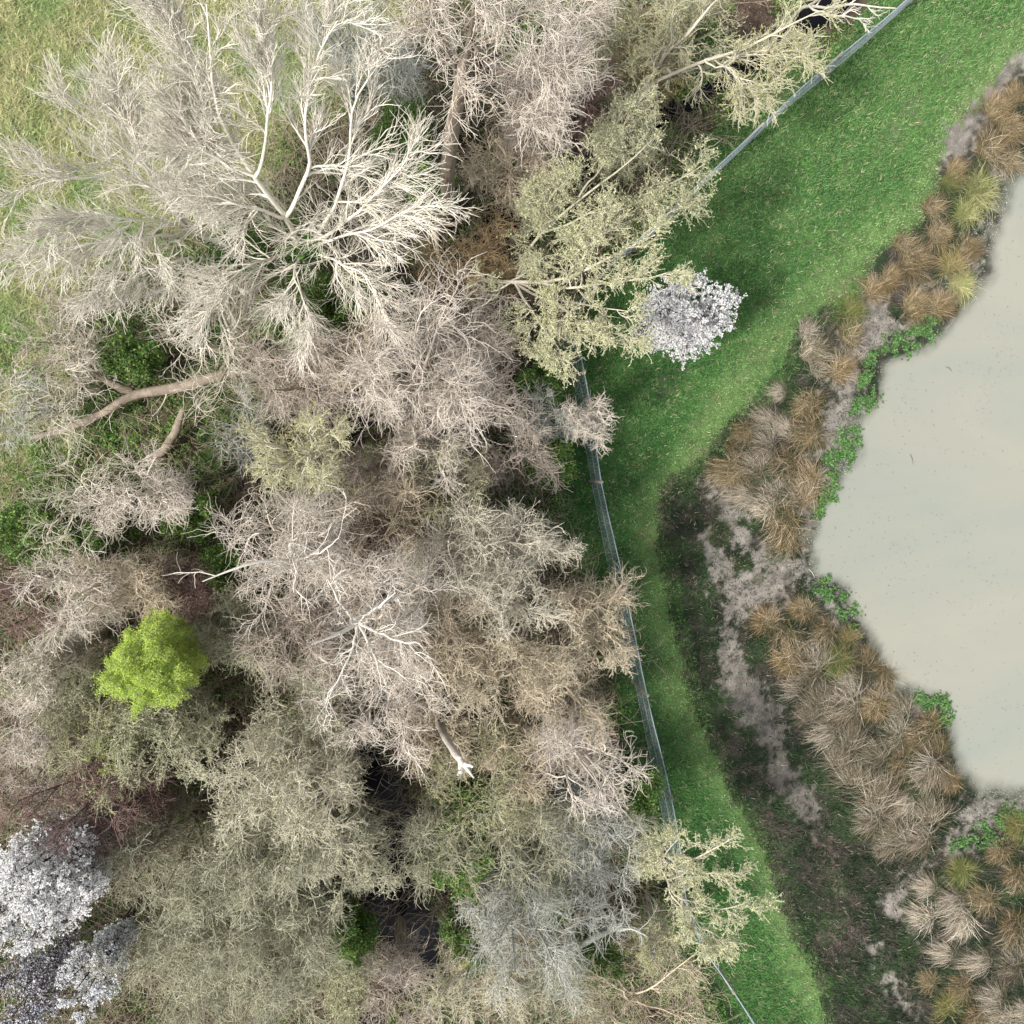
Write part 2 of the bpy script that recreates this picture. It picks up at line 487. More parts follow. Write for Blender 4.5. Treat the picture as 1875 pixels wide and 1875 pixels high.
# ------------------------------------------------------------------ pond and ditch water
def build_water():
    st = 0.08
    xs, ys = np.arange(4, 60, st * 1.0), np.arange(-9, 8.5, st)
    xs = np.concatenate([np.arange(4, 17, st), np.arange(17, 46, 1.5)])
    ys = np.arange(-10, 9, st)
    X, Y = np.meshgrid(xs, ys)
    P = np.column_stack([X.ravel(), Y.ravel(), np.full(X.size, WATER_Z)])
    z = zones(P)
    pond = z[1]
    nx, ny = len(xs), len(ys)
    i = (np.arange(ny - 1)[:, None] * nx + np.arange(nx - 1)[None]).ravel()
    F = np.stack([i, i + 1, i + nx + 1, i + nx], 1)
    F = F[(pond[F] < 26).any(1)]
    used, inv = np.unique(F, return_inverse=True)
    me = mesh_from('water', P[used], inv.reshape(F.shape), True, tint=smooth(6, -24, pond[used]) ** 0.6)
    m, nt, b = new_mat('milky pond water')
    g = nt.nodes.new('ShaderNodeNewGeometry')
    mp = nt.nodes.new('ShaderNodeMapping'); mp.inputs['Rotation'].default_value = (0, 0, 0.5); mp.inputs['Scale'].default_value = (0.2, 0.42, 1)
    nt.links.new(g.outputs['Position'], mp.inputs['Vector'])
    n = nt.nodes.new('ShaderNodeTexNoise'); n.inputs['Scale'].default_value = 1.0; n.inputs['Detail'].default_value = 4; n.inputs['Distortion'].default_value = 0.8
    nt.links.new(mp.outputs[0], n.inputs['Vector'])
    r = nt.nodes.new('ShaderNodeValToRGB')
    r.color_ramp.elements[0].position = 0.36; r.color_ramp.elements[0].color = (0.225, 0.24, 0.205, 1)
    r.color_ramp.elements[1].position = 0.66; r.color_ramp.elements[1].color = (0.262, 0.258, 0.212, 1)
    nt.links.new(n.outputs['Fac'], r.inputs[0]); nt.links.new(r.outputs[0], b.inputs['Base Color'])
    b.inputs['Roughness'].default_value = 0.12; b.inputs['IOR'].default_value = 1.33
    bn = nt.nodes.new('ShaderNodeTexNoise'); bn.inputs['Scale'].default_value = 2.2; bn.inputs['Detail'].default_value = 3
    nt.links.new(g.outputs['Position'], bn.inputs['Vector'])
    bu = nt.nodes.new('ShaderNodeBump'); bu.inputs['Strength'].default_value = 0.06; bu.inputs['Distance'].default_value = 0.05
    nt.links.new(bn.outputs['Fac'], bu.inputs['Height']); nt.links.new(bu.outputs[0], b.inputs['Normal'])
    a = nt.nodes.new('ShaderNodeAttribute'); a.attribute_name = 'tint'
    t = nt.nodes.new('ShaderNodeBsdfTransparent'); t.inputs[0].default_value = (0.8, 0.85, 0.8, 1)
    mx = nt.nodes.new('ShaderNodeMixShader')
    nt.links.new(a.outputs['Fac'], mx.inputs[0]); nt.links.new(t.outputs[0], mx.inputs[1]); nt.links.new(b.outputs[0], mx.inputs[2])
    nt.links.new(mx.outputs[0], nt.nodes['Material Output'].inputs['Surface'])
    link('pond_water', me, m, kind='structure', label='milky beige-green pond water along the right edge')
    # dark ditch water under the trees
    st = 0.1
    xs, ys = np.arange(-5, 11, st), np.arange(-15, 13, st)
    X, Y = np.meshgrid(xs, ys)
    P = np.column_stack([X.ravel(), Y.ravel(), np.full(X.size, -0.30)])
    z = zones(P)
    nx, ny = len(xs), len(ys)
    i = (np.arange(ny - 1)[:, None] * nx + np.arange(nx - 1)[None]).ravel()
    F = np.stack([i, i + 1, i + nx + 1, i + nx], 1)
    ok = (z[6] < 12) & (z[2] > -6)
    F = F[ok[F].any(1)]
    used, inv = np.unique(F, return_inverse=True)
    me = mesh_from('ditch_water', P[used], inv.reshape(F.shape))
    m, nt, b = new_mat('black ditch water')
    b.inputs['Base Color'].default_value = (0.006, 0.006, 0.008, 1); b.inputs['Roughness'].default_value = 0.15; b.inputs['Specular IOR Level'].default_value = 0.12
    n = nt.nodes.new('ShaderNodeTexNoise'); n.inputs['Scale'].default_value = 5
    bu = nt.nodes.new('ShaderNodeBump'); bu.inputs['Strength'].default_value = 0.25; bu.inputs['Distance'].default_value = 0.05
    g = nt.nodes.new('ShaderNodeNewGeometry'); nt.links.new(g.outputs['Position'], n.inputs['Vector'])
    nt.links.new(n.outputs['Fac'], bu.inputs['Height']); nt.links.new(bu.outputs[0], b.inputs['Normal'])
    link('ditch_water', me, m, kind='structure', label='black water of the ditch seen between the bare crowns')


build_water()


# ------------------------------------------------------------------ trees
def leafs(rng, pts, size, cols, w=0.45, vert=0.5, cup=0.2, jitter=0.0):
    """one small pointed quad per point"""
    N = len(pts)
    s = size * rng.uniform(0.6, 1.3, N)[:, None]
    d = norm(rng.normal(0, 1, (N, 3)) * np.array([1, 1, vert]))
    q = norm(np.cross(d, rng.normal(0, 0.5, (N, 3)) + np.array([0, 0, 1.0])))
    n = np.cross(q, d)
    pts = pts + rng.normal(0, 1, (N, 3)) * jitter
    A = pts
    B = pts + d * s * 0.5 + q * s * w * 0.5 + n * s * cup
    Cc = pts + d * s
    D = pts + d * s * 0.5 - q * s * w * 0.5 + n * s * cup
    V = np.stack([A, B, Cc, D], 1).reshape(-1, 3)
    F = np.arange(N * 4).reshape(-1, 4)
    cols = np.asarray(cols)
    c = np.minimum(cols[rng.integers(0, len(cols), N)] * rng.uniform(0.75, 1.25, (N, 1)), 0.9)
    return V, F, np.repeat(c, 4, 0)


# style: bark colours, twig radii, leaf bits (per twig, size, colours, width)
STY = {
    'ash': dict(c=((0.80, 0.75, 0.645), (0.62, 0.58, 0.49)), r=(0.0125, 0.0080, 0.0056), w=0.15, up=0.3, curl=0.4, l=(0.42, 0.30, 0.19), a=(34, 30, 28)),
    'pink': dict(c=((0.51, 0.445, 0.375), (0.36, 0.305, 0.25)), r=(0.0125, 0.0073, 0.0050), w=0.27, up=0.25, curl=1.4, l=(0.58, 0.46, 0.29), a=(44, 44, 42)),
    'palepink': dict(c=((0.66, 0.595, 0.51), (0.50, 0.44, 0.37)), r=(0.0125, 0.0073, 0.0050), w=0.27, up=0.25, curl=1.4, l=(0.58, 0.46, 0.29), a=(42, 42, 40)),
    'buff': dict(c=((0.58, 0.50, 0.37), (0.42, 0.35, 0.25)), r=(0.0125, 0.0073, 0.0050), w=0.27, up=0.3, curl=1.4, l=(0.58, 0.46, 0.29), a=(40, 38, 36)),
    'straw': dict(c=((0.60, 0.58, 0.42), (0.45, 0.43, 0.31)), r=(0.015, 0.008, 0.006), w=0.2, up=0.3, curl=0.8, l=(0.55, 0.36, 0.22), a=(42, 36, 36)),
    'purple': dict(c=((0.27, 0.18, 0.155), (0.17, 0.11, 0.10)), r=(0.0125, 0.0073, 0.0050), w=0.27, up=0.2, curl=1.4, l=(0.58, 0.46, 0.29), a=(46, 46, 44)),
    'olive': dict(c=((0.46, 0.445, 0.32), (0.31, 0.305, 0.21)), r=(0.0125, 0.0073, 0.0050), w=0.27, up=0.3, curl=1.4, l=(0.58, 0.46, 0.29), a=(42, 42, 40)),
    'grey': dict(c=((0.48, 0.485, 0.43), (0.34, 0.345, 0.30)), r=(0.0125, 0.0073, 0.0050), w=0.27, up=0.3, curl=1.4, l=(0.58, 0.46, 0.29), a=(42, 42, 40)),
    'silver': dict(c=((0.64, 0.59, 0.48), (0.47, 0.43, 0.34)), r=(0.0125, 0.0073, 0.0050), w=0.27, up=0.3, curl=1.4, l=(0.58, 0.46, 0.29), a=(46, 48, 46)),
    'brown': dict(c=((0.33, 0.24, 0.13), (0.23, 0.17, 0.10)), r=(0.0125, 0.0073, 0.0050), w=0.27, up=0.3, curl=1.4, l=(0.58, 0.46, 0.29), a=(42, 42, 40)),
    'darkbark': dict(c=((0.10, 0.075, 0.07), (0.06, 0.045, 0.045)), r=(0.0125, 0.0073, 0.0050), w=0.27, up=0.3, curl=1.4, l=(0.58, 0.46, 0.29), a=(42, 42, 40)),
}
LEAFSETS = {
    'catkin': (4, 0.040, [(0.64, 0.64, 0.37), (0.56, 0.57, 0.32), (0.48, 0.50, 0.29)], 0.4),
    'olivebud': (4, 0.038, [(0.46, 0.46, 0.28), (0.36, 0.38, 0.22), (0.52, 0.50, 0.34)], 0.5),
    'palebud': (3, 0.03, [(0.58, 0.55, 0.42), (0.46, 0.44, 0.33)], 0.5),
    'yellowbud': (4, 0.032, [(0.55, 0.53, 0.24), (0.42, 0.42, 0.2)], 0.45),
    'fresh': (30, 0.036, [(0.42, 0.54, 0.09), (0.35, 0.49, 0.075), (0.50, 0.60, 0.12), (0.27, 0.40, 0.06)], 0.32),
    'freshfaint': (5, 0.032, [(0.34, 0.42, 0.09), (0.28, 0.35, 0.09)], 0.55),
    'green': (9, 0.055, [(0.10, 0.20, 0.045), (0.15, 0.27, 0.06), (0.06, 0.14, 0.035), (0.23, 0.34, 0.09)], 0.7),
    'white': (20, 0.036, [(0.90, 0.89, 0.87), (0.88, 0.87, 0.86), (0.85, 0.85, 0.84)], 0.8),
    'whitesparse': (9, 0.036, [(0.84, 0.85, 0.86), (0.72, 0.75, 0.79), (0.84, 0.84, 0.84)], 0.8),
    'whitefaint': (4, 0.036, [(0.78, 0.79, 0.84), (0.6, 0.62, 0.70)], 0.8),
}
MATS = {k: bark('bark ' + k, *v['c']) for k, v in STY.items()}
MATS['trunkbrown'] = bark('bark warm brown', (0.38, 0.315, 0.245), (0.19, 0.155, 0.12), scale=9.0)
MATS['moss'] = bark('mossy bark', (0.20, 0.17, 0.06), (0.12, 0.11, 0.045))
MATS['deadwhite'] = bark('bleached wood', (0.70, 0.66, 0.58), (0.45, 0.41, 0.36))
MATS['orange'] = bark('split orange wood', (0.50, 0.24, 0.11), (0.34, 0.17, 0.09))


def resample(pts, K, rng, wob):
    pts = np.array(pts, float)
    seg = np.r_[0, np.cumsum(np.linalg.norm(np.diff(pts[:, :3], axis=0), axis=1))]
    t = np.linspace(0, seg[-1], K)
    out = np.stack([np.interp(t, seg, pts[:, c]) for c in range(pts.shape[1])], 1)
    out[1:-1, :3] += rng.normal(0, wob, (K - 2, 3))
    # soften corners
    for _ in range(2):
        out[1:-1, :3] = out[1:-1, :3] * 0.5 + (out[:-2, :3] + out[2:, :3]) * 0.25
    return out


def tree(name, label, cat, px, py, rpx, zc, sty, seed, leaf=None, n=(5, 11, 9, 7), stems=None, group=None, base=None, squash=0.75,
         trunkmat=None, rtrunk=0.05, lscale=1.0, ivy=0, t0=0.35, twigr=1.0):
    """crown centred on photo point (px, py) at height zc, radius rpx photo pixels; stems: explicit limb paths [(px, py, z, r), ...]"""
    rng = np.random.default_rng(seed)
    S = STY[sty]
    R = rpx * mpp(zc)
    c = at(px, py, zc)
    b = at(*base, 0) if base is not None else np.array([c[0], c[1], 0.0])
    b[2] = -0.05
    K = 16
    paths = []
    if stems:
        for s in stems:
            w = [np.r_[at(q[0], q[1], q[2]), q[3] * (0.48 if name == 'willow_tree' else 0.42 if name == 'ash_tree' else 0.5)] for q in s]
            paths.append(resample(w, K, rng, 0.05))
    if n[0]:
        fork = b * 0.6 + c * 0.4 if zc > 3 else b
        for k in range(n[0]):
            az = 2 * math.pi * (k * 0.618 + rng.uniform(-0.1, 0.1))
            rr = R * (0.75 * math.sqrt((k + 0.5) / n[0]))
            el = rng.uniform(0.1, 0.7) * (1 - rr / R) + 0.1
            end = c + np.array([math.cos(az) * rr, math.sin(az) * rr, R * squash * el])
            off = rng.normal(0, 0.05, 3) * [1, 1, 0]
            mid = fork * 0.45 + end * 0.55 + np.array([0, 0, -0.1 * R]) + rng.normal(0, 0.06 * R, 3)
            st_ = [np.r_[b + off, rtrunk * 1.3], np.r_[fork * 0.97 + b * 0.03 + off, rtrunk], np.r_[mid, rtrunk * 0.55], np.r_[end, rtrunk * 0.25]]
            paths.append(resample(st_, K, rng, 0.035))
    P0 = np.array([q[:, :3] for q in paths]) - b
    R0 = np.array([q[:, 3] for q in paths])
    tr = Tubes()
    tr.add(P0, R0, 7)
    tw = Tubes()
    # limbs
    nl = n[1]
    s, d, t, rr = spawn(rng, P0, R0, nl, t0, S['a'][0])
    cc = c - b
    outw = norm(s - (cc + np.array([0, 0, -0.5 * R])))
    d = norm(d + 0.75 * outw)
    L = R * S['l'][0] * (1.15 - 0.4 * t) * rng.uniform(0.7, 1.2, len(t)) * lscale
    P1, R1 = grow(rng, s, d, L, np.minimum(rr * 0.75, S['r'][0] * 1.8) , np.full(len(t), S['r'][0] * 0.5), 7, S['w'] * 0.7, S['up'], S['curl'])
    tr.add(P1, R1, 5)
    s, d, t, rr = spawn(rng, P1, R1, n[2], 0.12, S['a'][1])
    d = norm(d + 0.4 * norm(s - (cc + np.array([0, 0, -0.6 * R]))))
    L = R * S['l'][1] * (1.2 - 0.5 * t) * rng.uniform(0.6, 1.3, len(t)) * lscale
    P2, R2 = grow(rng, s, d, L, np.full(len(t), S['r'][1]), np.full(len(t), S['r'][1] * 0.6), 6, S['w'], S['up'], S['curl'])
    tw.add(P2, R2, 3)
    s, d, t, rr = spawn(rng, P2, R2, n[3], 0.1, S['a'][2])
    d = norm(d + 0.25 * norm(s - (cc + np.array([0, 0, -0.6 * R]))))
    L = R * S['l'][2] * (1.2 - 0.5 * t) * rng.uniform(0.5, 1.4, len(t)) * lscale
    P3, R3 = grow(rng, s, d, L, np.full(len(t), S['r'][2] * twigr), np.full(len(t), S['r'][2] * 0.55 * twigr), 4, S['w'], S['up'], S['curl'])
    tw.add(P3, R3, 3)
    root = link(name, None, label=label, cat=cat, group=group, loc=b)
    link('trunk', tr.mesh('trunk'), trunkmat or MATS['silver' if sty == 'straw' else sty], root)
    link('crown', tw.mesh('crown'), MATS[sty], root)
    if leaf:
        q = LEAFSETS[leaf]
        k = q[0]
        fr = rng.uniform(0.15, 1, (len(P3), k)) * 4
        i = np.minimum(fr.astype(int), 3)
        f = (fr - i)[..., None]
        ar = np.arange(len(P3))[:, None]
        pts = (P3[ar, i] * (1 - f) + P3[ar, i + 1] * f).reshape(-1, 3)
        V, F, cl = leafs(rng, pts, q[1], q[2], q[3], 0.8, jitter=q[1] * (0.25 if 'white' in leaf else 0.9 if 'fresh' in leaf or leaf == 'green' else 0.1))
        nm = 'blossom' if 'white' in leaf else ('leaves' if 'fresh' in leaf or leaf == 'green' else 'catkins')
        link(nm, mesh_from(nm, V, F, False, col=cl), PETAL if 'white' in leaf else LEAF, root)
    if ivy:
        i = rng.integers(0, len(P0), ivy)
        u = rng.uniform(0, 6, ivy)
        k = u.astype(int)
        f = (u - k)[:, None]
        pts = P0[i, k] * (1 - f) + P0[i, k + 1] * f
        pts = pts[pts[:, 2] < 3.2]
        ivy = len(pts)
        pts = pts + norm(rng.normal(0, 1, (ivy, 3))) * rng.uniform(0.02, 0.28, (ivy, 1))
        V, F, cl = leafs(rng, pts, 0.075, [(0.05, 0.13, 0.03), (0.09, 0.20, 0.04), (0.14, 0.26, 0.05)], 0.9, 0.6)
        link('ivy', mesh_from('ivy', V, F, False, col=cl), LEAF, root)
    return root


GW = 'bare trees crowded in the wood'
D = (5, 11, 9, 7)
# --- the two big pale ashes of the upper left, limbs traced
tree('ash_tree', 'big whitish bare ash fanning to the left over the straw meadow', 'tree', 215, 330, 215, 7.0, 'ash', 11, n=(0, 15, 8, 6), rtrunk=0.1, lscale=1.0, t0=0.3, ivy=1500,
     base=(470, 520), group='pale ash trees', stems=[
        [(470, 520, 0, 0.15), (440, 470, 1.8, 0.13), (345, 425, 3.6, 0.11), (310, 350, 5, .085), (270, 310, 5.8, .06), (180, 240, 6.8, .035), (120, 190, 7.2, .02)],
        [(440, 470, 1.8, 0.11), (330, 400, 4, 0.085), (300, 330, 5.4, .06), (312, 250, 6.4, .04), (300, 160, 7.3, .02)],
        [(345, 425, 3.6, 0.09), (290, 345, 5.2, .06), (240, 320, 6, .04), (130, 320, 6.8, .03), (60, 340, 7.0, .015)],
        [(345, 425, 3.6, 0.09), (300, 430, 4.4, .06), (220, 440, 5.2, .04), (130, 460, 5.8, .025), (60, 450, 6, .015)],
        [(345, 425, 3.6, 0.08), (290, 400, 4.8, .05), (200, 395, 5.8, .035), (110, 400, 6.3, .02)],
        [(300, 350, 5.2, 0.05), (250, 260, 6.4, .035), (220, 180, 7.2, .02)],
        [(310, 350, 5, 0.05), (350, 280, 6.2, .035), (360, 200, 7, .018)],
        [(440, 470, 1.8, .08), (330, 470, 3.4, .05), (230, 500, 4.4, .03), (170, 520, 5, .016)]])
tree('ash_tree', 'largest whitish bare ash in the upper left, ivy on its stem', 'tree', 570, 330, 250, 7.6, 'ash', 12, n=(0, 15, 8, 6), rtrunk=0.1, lscale=0.9, t0=0.3, ivy=2600,
     base=(578, 538), group='pale ash trees', stems=[
        [(578, 538, 0, 0.17), (553, 458, 2.4, 0.13), (523, 398, 4, 0.11), (468, 323, 5.6, .085), (398, 228, 6.8, .055), (378, 128, 7.8, .04), (378, 8, 8.6, .02)],
        [(523, 398, 4, 0.1), (568, 308, 5.8, 0.07), (558, 228, 6.8, .05), (578, 108, 7.8, .03), (618, 38, 8.4, .018)],
        [(468, 323, 5.6, 0.07), (488, 228, 6.8, 0.05), (498, 138, 7.8, .03), (478, 58, 8.3, .018)],
        [(553, 458, 2.4, 0.1), (618, 378, 4.6, 0.07), (638, 288, 6, .05), (643, 178, 7.2, .035), (708, 98, 7.8, .018)],
        [(553, 458, 2.4, 0.1), (628, 408, 4.5, 0.06), (698, 348, 5.8, .04), (748, 288, 6.5, .02)],
        [(553, 458, 2.4, 0.1), (628, 433, 4.2, 0.06), (698, 418, 5.2, .04), (758, 378, 5.8, .018)],
        [(553, 458, 2.4, 0.09), (618, 478, 3.8, 0.05), (678, 508, 4.6, .03), (698, 568, 5, .015)],
        [(553, 458, 2.4, 0.09), (538, 488, 3.6, 0.05), (548, 538, 4.4, .03), (568, 598, 5, .015)],
        [(553, 458, 2.4, 0.09), (478, 478, 3.8, 0.05), (418, 518, 4.6, .03), (378, 578, 5, .015)],
        [(468, 323, 5.6, 0.06), (378, 288, 6.4, .04), (348, 228, 7, .02)],
        [(398, 228, 6.8, 0.04), (358, 118, 7.8, .025), (318, 28, 8.4, .015)],
        [(523, 398, 4, 0.08), (448, 378, 5, .05), (378, 358, 5.6, .02)]])
# --- the tall tree with a bare trunk at the top, hung with dead twigs
tree('tall_tree', 'tall bare tree with a long straight brown trunk leading to the top edge', 'tree', 880, 70, 150, 8.6, 'palepink', 13, n=(0, 10, 7, 5), t0=0.72, trunkmat=MATS['trunkbrown'],
     base=(800, 425), group=None, stems=[
        [(800, 425, 0, .34), (815, 380, 1.5, .31), (822, 250, 5, .26), (842, 140, 7.5, .18), (860, 60, 8.8, .05), (870, -20, 9.6, .02)],
        [(838, 150, 7.2, .07), (815, 90, 8.2, .045), (790, 30, 9, .02)], [(842, 140, 7.5, .07), (900, 70, 8.5, .04), (960, 30, 9, .02)],
        [(842, 150, 7.4, .06), (920, 130, 8.0, .035), (1010, 120, 8.4, .02)], [(838, 190, 6.6, .05), (920, 190, 7.3, .03), (990, 210, 7.6, .015)]])
# --- catkin willow with long limbs
tree('willow_tree', 'yellow catkin willow leaning over the fence corner beside the white blossom bush', 'tree', 1110, 530, 150, 5.4, 'straw', 14, 'catkin', n=(0, 11, 7, 7), t0=0.4, lscale=0.72,
     base=(870, 560), stems=[
        [(870, 560, 0, .11), (850, 520, 1.6, .10), (940, 515, 3.4, .08), (1030, 520, 4.6, .06), (1110, 470, 5.4, .04), (1200, 430, 5.8, .02)],
        [(940, 515, 3.4, .07), (1030, 525, 4.6, .05), (1120, 520, 5.4, .035), (1220, 500, 5.8, .018)],
        [(940, 515, 3.4, .06), (1020, 560, 4.5, .04), (1100, 610, 5.2, .025), (1160, 620, 5.4, .015)],
        [(940, 515, 3.4, .06), (990, 590, 4.4, .035), (1030, 650, 5, .018)],
        [(940, 515, 3.4, .06), (1060, 560, 4.8, .035), (1150, 570, 5.4, .018)],
        [(1030, 520, 4.6, .05), (1080, 450, 5.4, .03), (1110, 420, 5.8, .015)]])
tree('willow_tree', 'catkin willow with long pale limbs reaching up to the right beneath the straight fence', 'tree', 1130, 330, 150, 5.6, 'olive', 15, 'catkin', n=(0, 10, 7, 6), t0=0.3, lscale=0.6,
     base=(900, 560), stems=[
        [(900, 560, 0, .09), (930, 510, 1.4, .08), (985, 430, 3.4, .06), (1060, 360, 4.8, .045), (1150, 300, 5.6, .03), (1200, 250, 6, .015)],
        [(985, 430, 3.4, .05), (1080, 390, 4.6, .04), (1190, 350, 5.4, .03), (1290, 300, 5.8, .015)],
        [(1060, 360, 4.8, .04), (1120, 270, 5.8, .025), (1160, 200, 6.2, .012)],
        [(985, 430, 3.4, .05), (1010, 360, 4.6, .035), (1050, 310, 5.4, .015)],
        [(1080, 390, 4.6, .04), (1180, 370, 5.4, .025), (1260, 390, 5.6, .012)]])
tree('willow_tree', 'yellow-tipped willow with pale limbs sweeping right at the top edge', 'tree', 1340, 70, 150, 5.8, 'straw', 16, 'yellowbud', n=(0, 11, 7, 7), t0=0.3, lscale=0.85,
     base=(1080, 260), stems=[
        [(1080, 260, 0, .10), (1170, 165, 2.4, .09), (1290, 110, 4.4, .06), (1400, 70, 5.6, .04), (1500, 20, 6.2, .02)],
        [(1170, 165, 2.4, .07), (1250, 60, 4.4, .05), (1320, 0, 5.4, .03), (1380, -60, 6, .02)],
        [(1290, 110, 4.4, .05), (1380, 90, 5.2, .03), (1460, 110, 5.6, .015)], [(1290, 110, 4.4, .04), (1340, 130, 5.0, .03), (1390, 160, 5.2, .015)],
        [(1170, 165, 2.4, .06), (1210, 120, 3.6, .04), (1230, 60, 4.6, .02)]])
tree('dead_tree', 'bleached leafless branches crossing the fence at the top edge', 'tree', 1580, -10, 90, 5.5, 'ash', 17, n=(0, 5, 4, 2), t0=0.3, lscale=0.9, base=(1420, 60), stems=[
        [(1420, 60, 0, .09), (1480, 10, 2.4, .06), (1560, 5, 4, .04), (1640, 15, 5, .02)], [(1480, 10, 2.4, .05), (1540, 30, 3.8, .03), (1580, 35, 4.4, .015)],
        [(1480, 10, 2.4, .05), (1560, -40, 4.5, .03), (1660, -30, 5.4, .015)]])
# --- catkin tree over the fence at the bottom
tree('willow_tree', 'pale yellow catkin tree hanging over the bottom stretch of the fence onto the grass', 'tree', 1290, 1610, 125, 4.6, 'straw', 18, 'catkin', n=(0, 11, 7, 6), t0=0.3, lscale=0.75,
     base=(1120, 1420), stems=[
        [(1120, 1420, 0, .08), (1180, 1530, 2.6, .06), (1240, 1590, 3.8, .04), (1310, 1560, 4.6, .03), (1350, 1530, 4.8, .015)],
        [(1180, 1530, 2.6, .05), (1230, 1640, 3.8, .04), (1310, 1665, 4.6, .03), (1380, 1650, 4.9, .015)],
        [(1180, 1530, 2.6, .05), (1240, 1600, 3.8, .03), (1300, 1600, 4.4, .02), (1340, 1600, 4.6, .012)],
        [(1230, 1640, 3.8, .04), (1290, 1700, 4.5, .02), (1330, 1720, 4.6, .012)], [(1180, 1530, 2.6, .04), (1210, 1580, 3.6, .03), (1240, 1540, 4.2, .012)]])
tree('bare_shrub', 'sparse tan shrub with curving limbs at the bottom edge beside the fence', 'shrub', 1180, 1820, 100, 3.2, 'buff', 19, n=(0, 7, 6, 4), t0=0.3, base=(1080, 1690), stems=[
        [(1080, 1690, 0, .06), (1150, 1830, 2.6, .05), (1220, 1790, 3.4, .03), (1280, 1740, 3.8, .015)], [(1150, 1830, 2.6, .04), (1210, 1850, 3.2, .03), (1270, 1880, 3.5, .015)],
        [(1150, 1830, 2.6, .04), (1110, 1790, 3, .03), (1080, 1790, 3.2, .015)], [(1150, 1830, 2.6, .04), (1130, 1870, 3, .03), (1090, 1850, 3.2, .015)]])

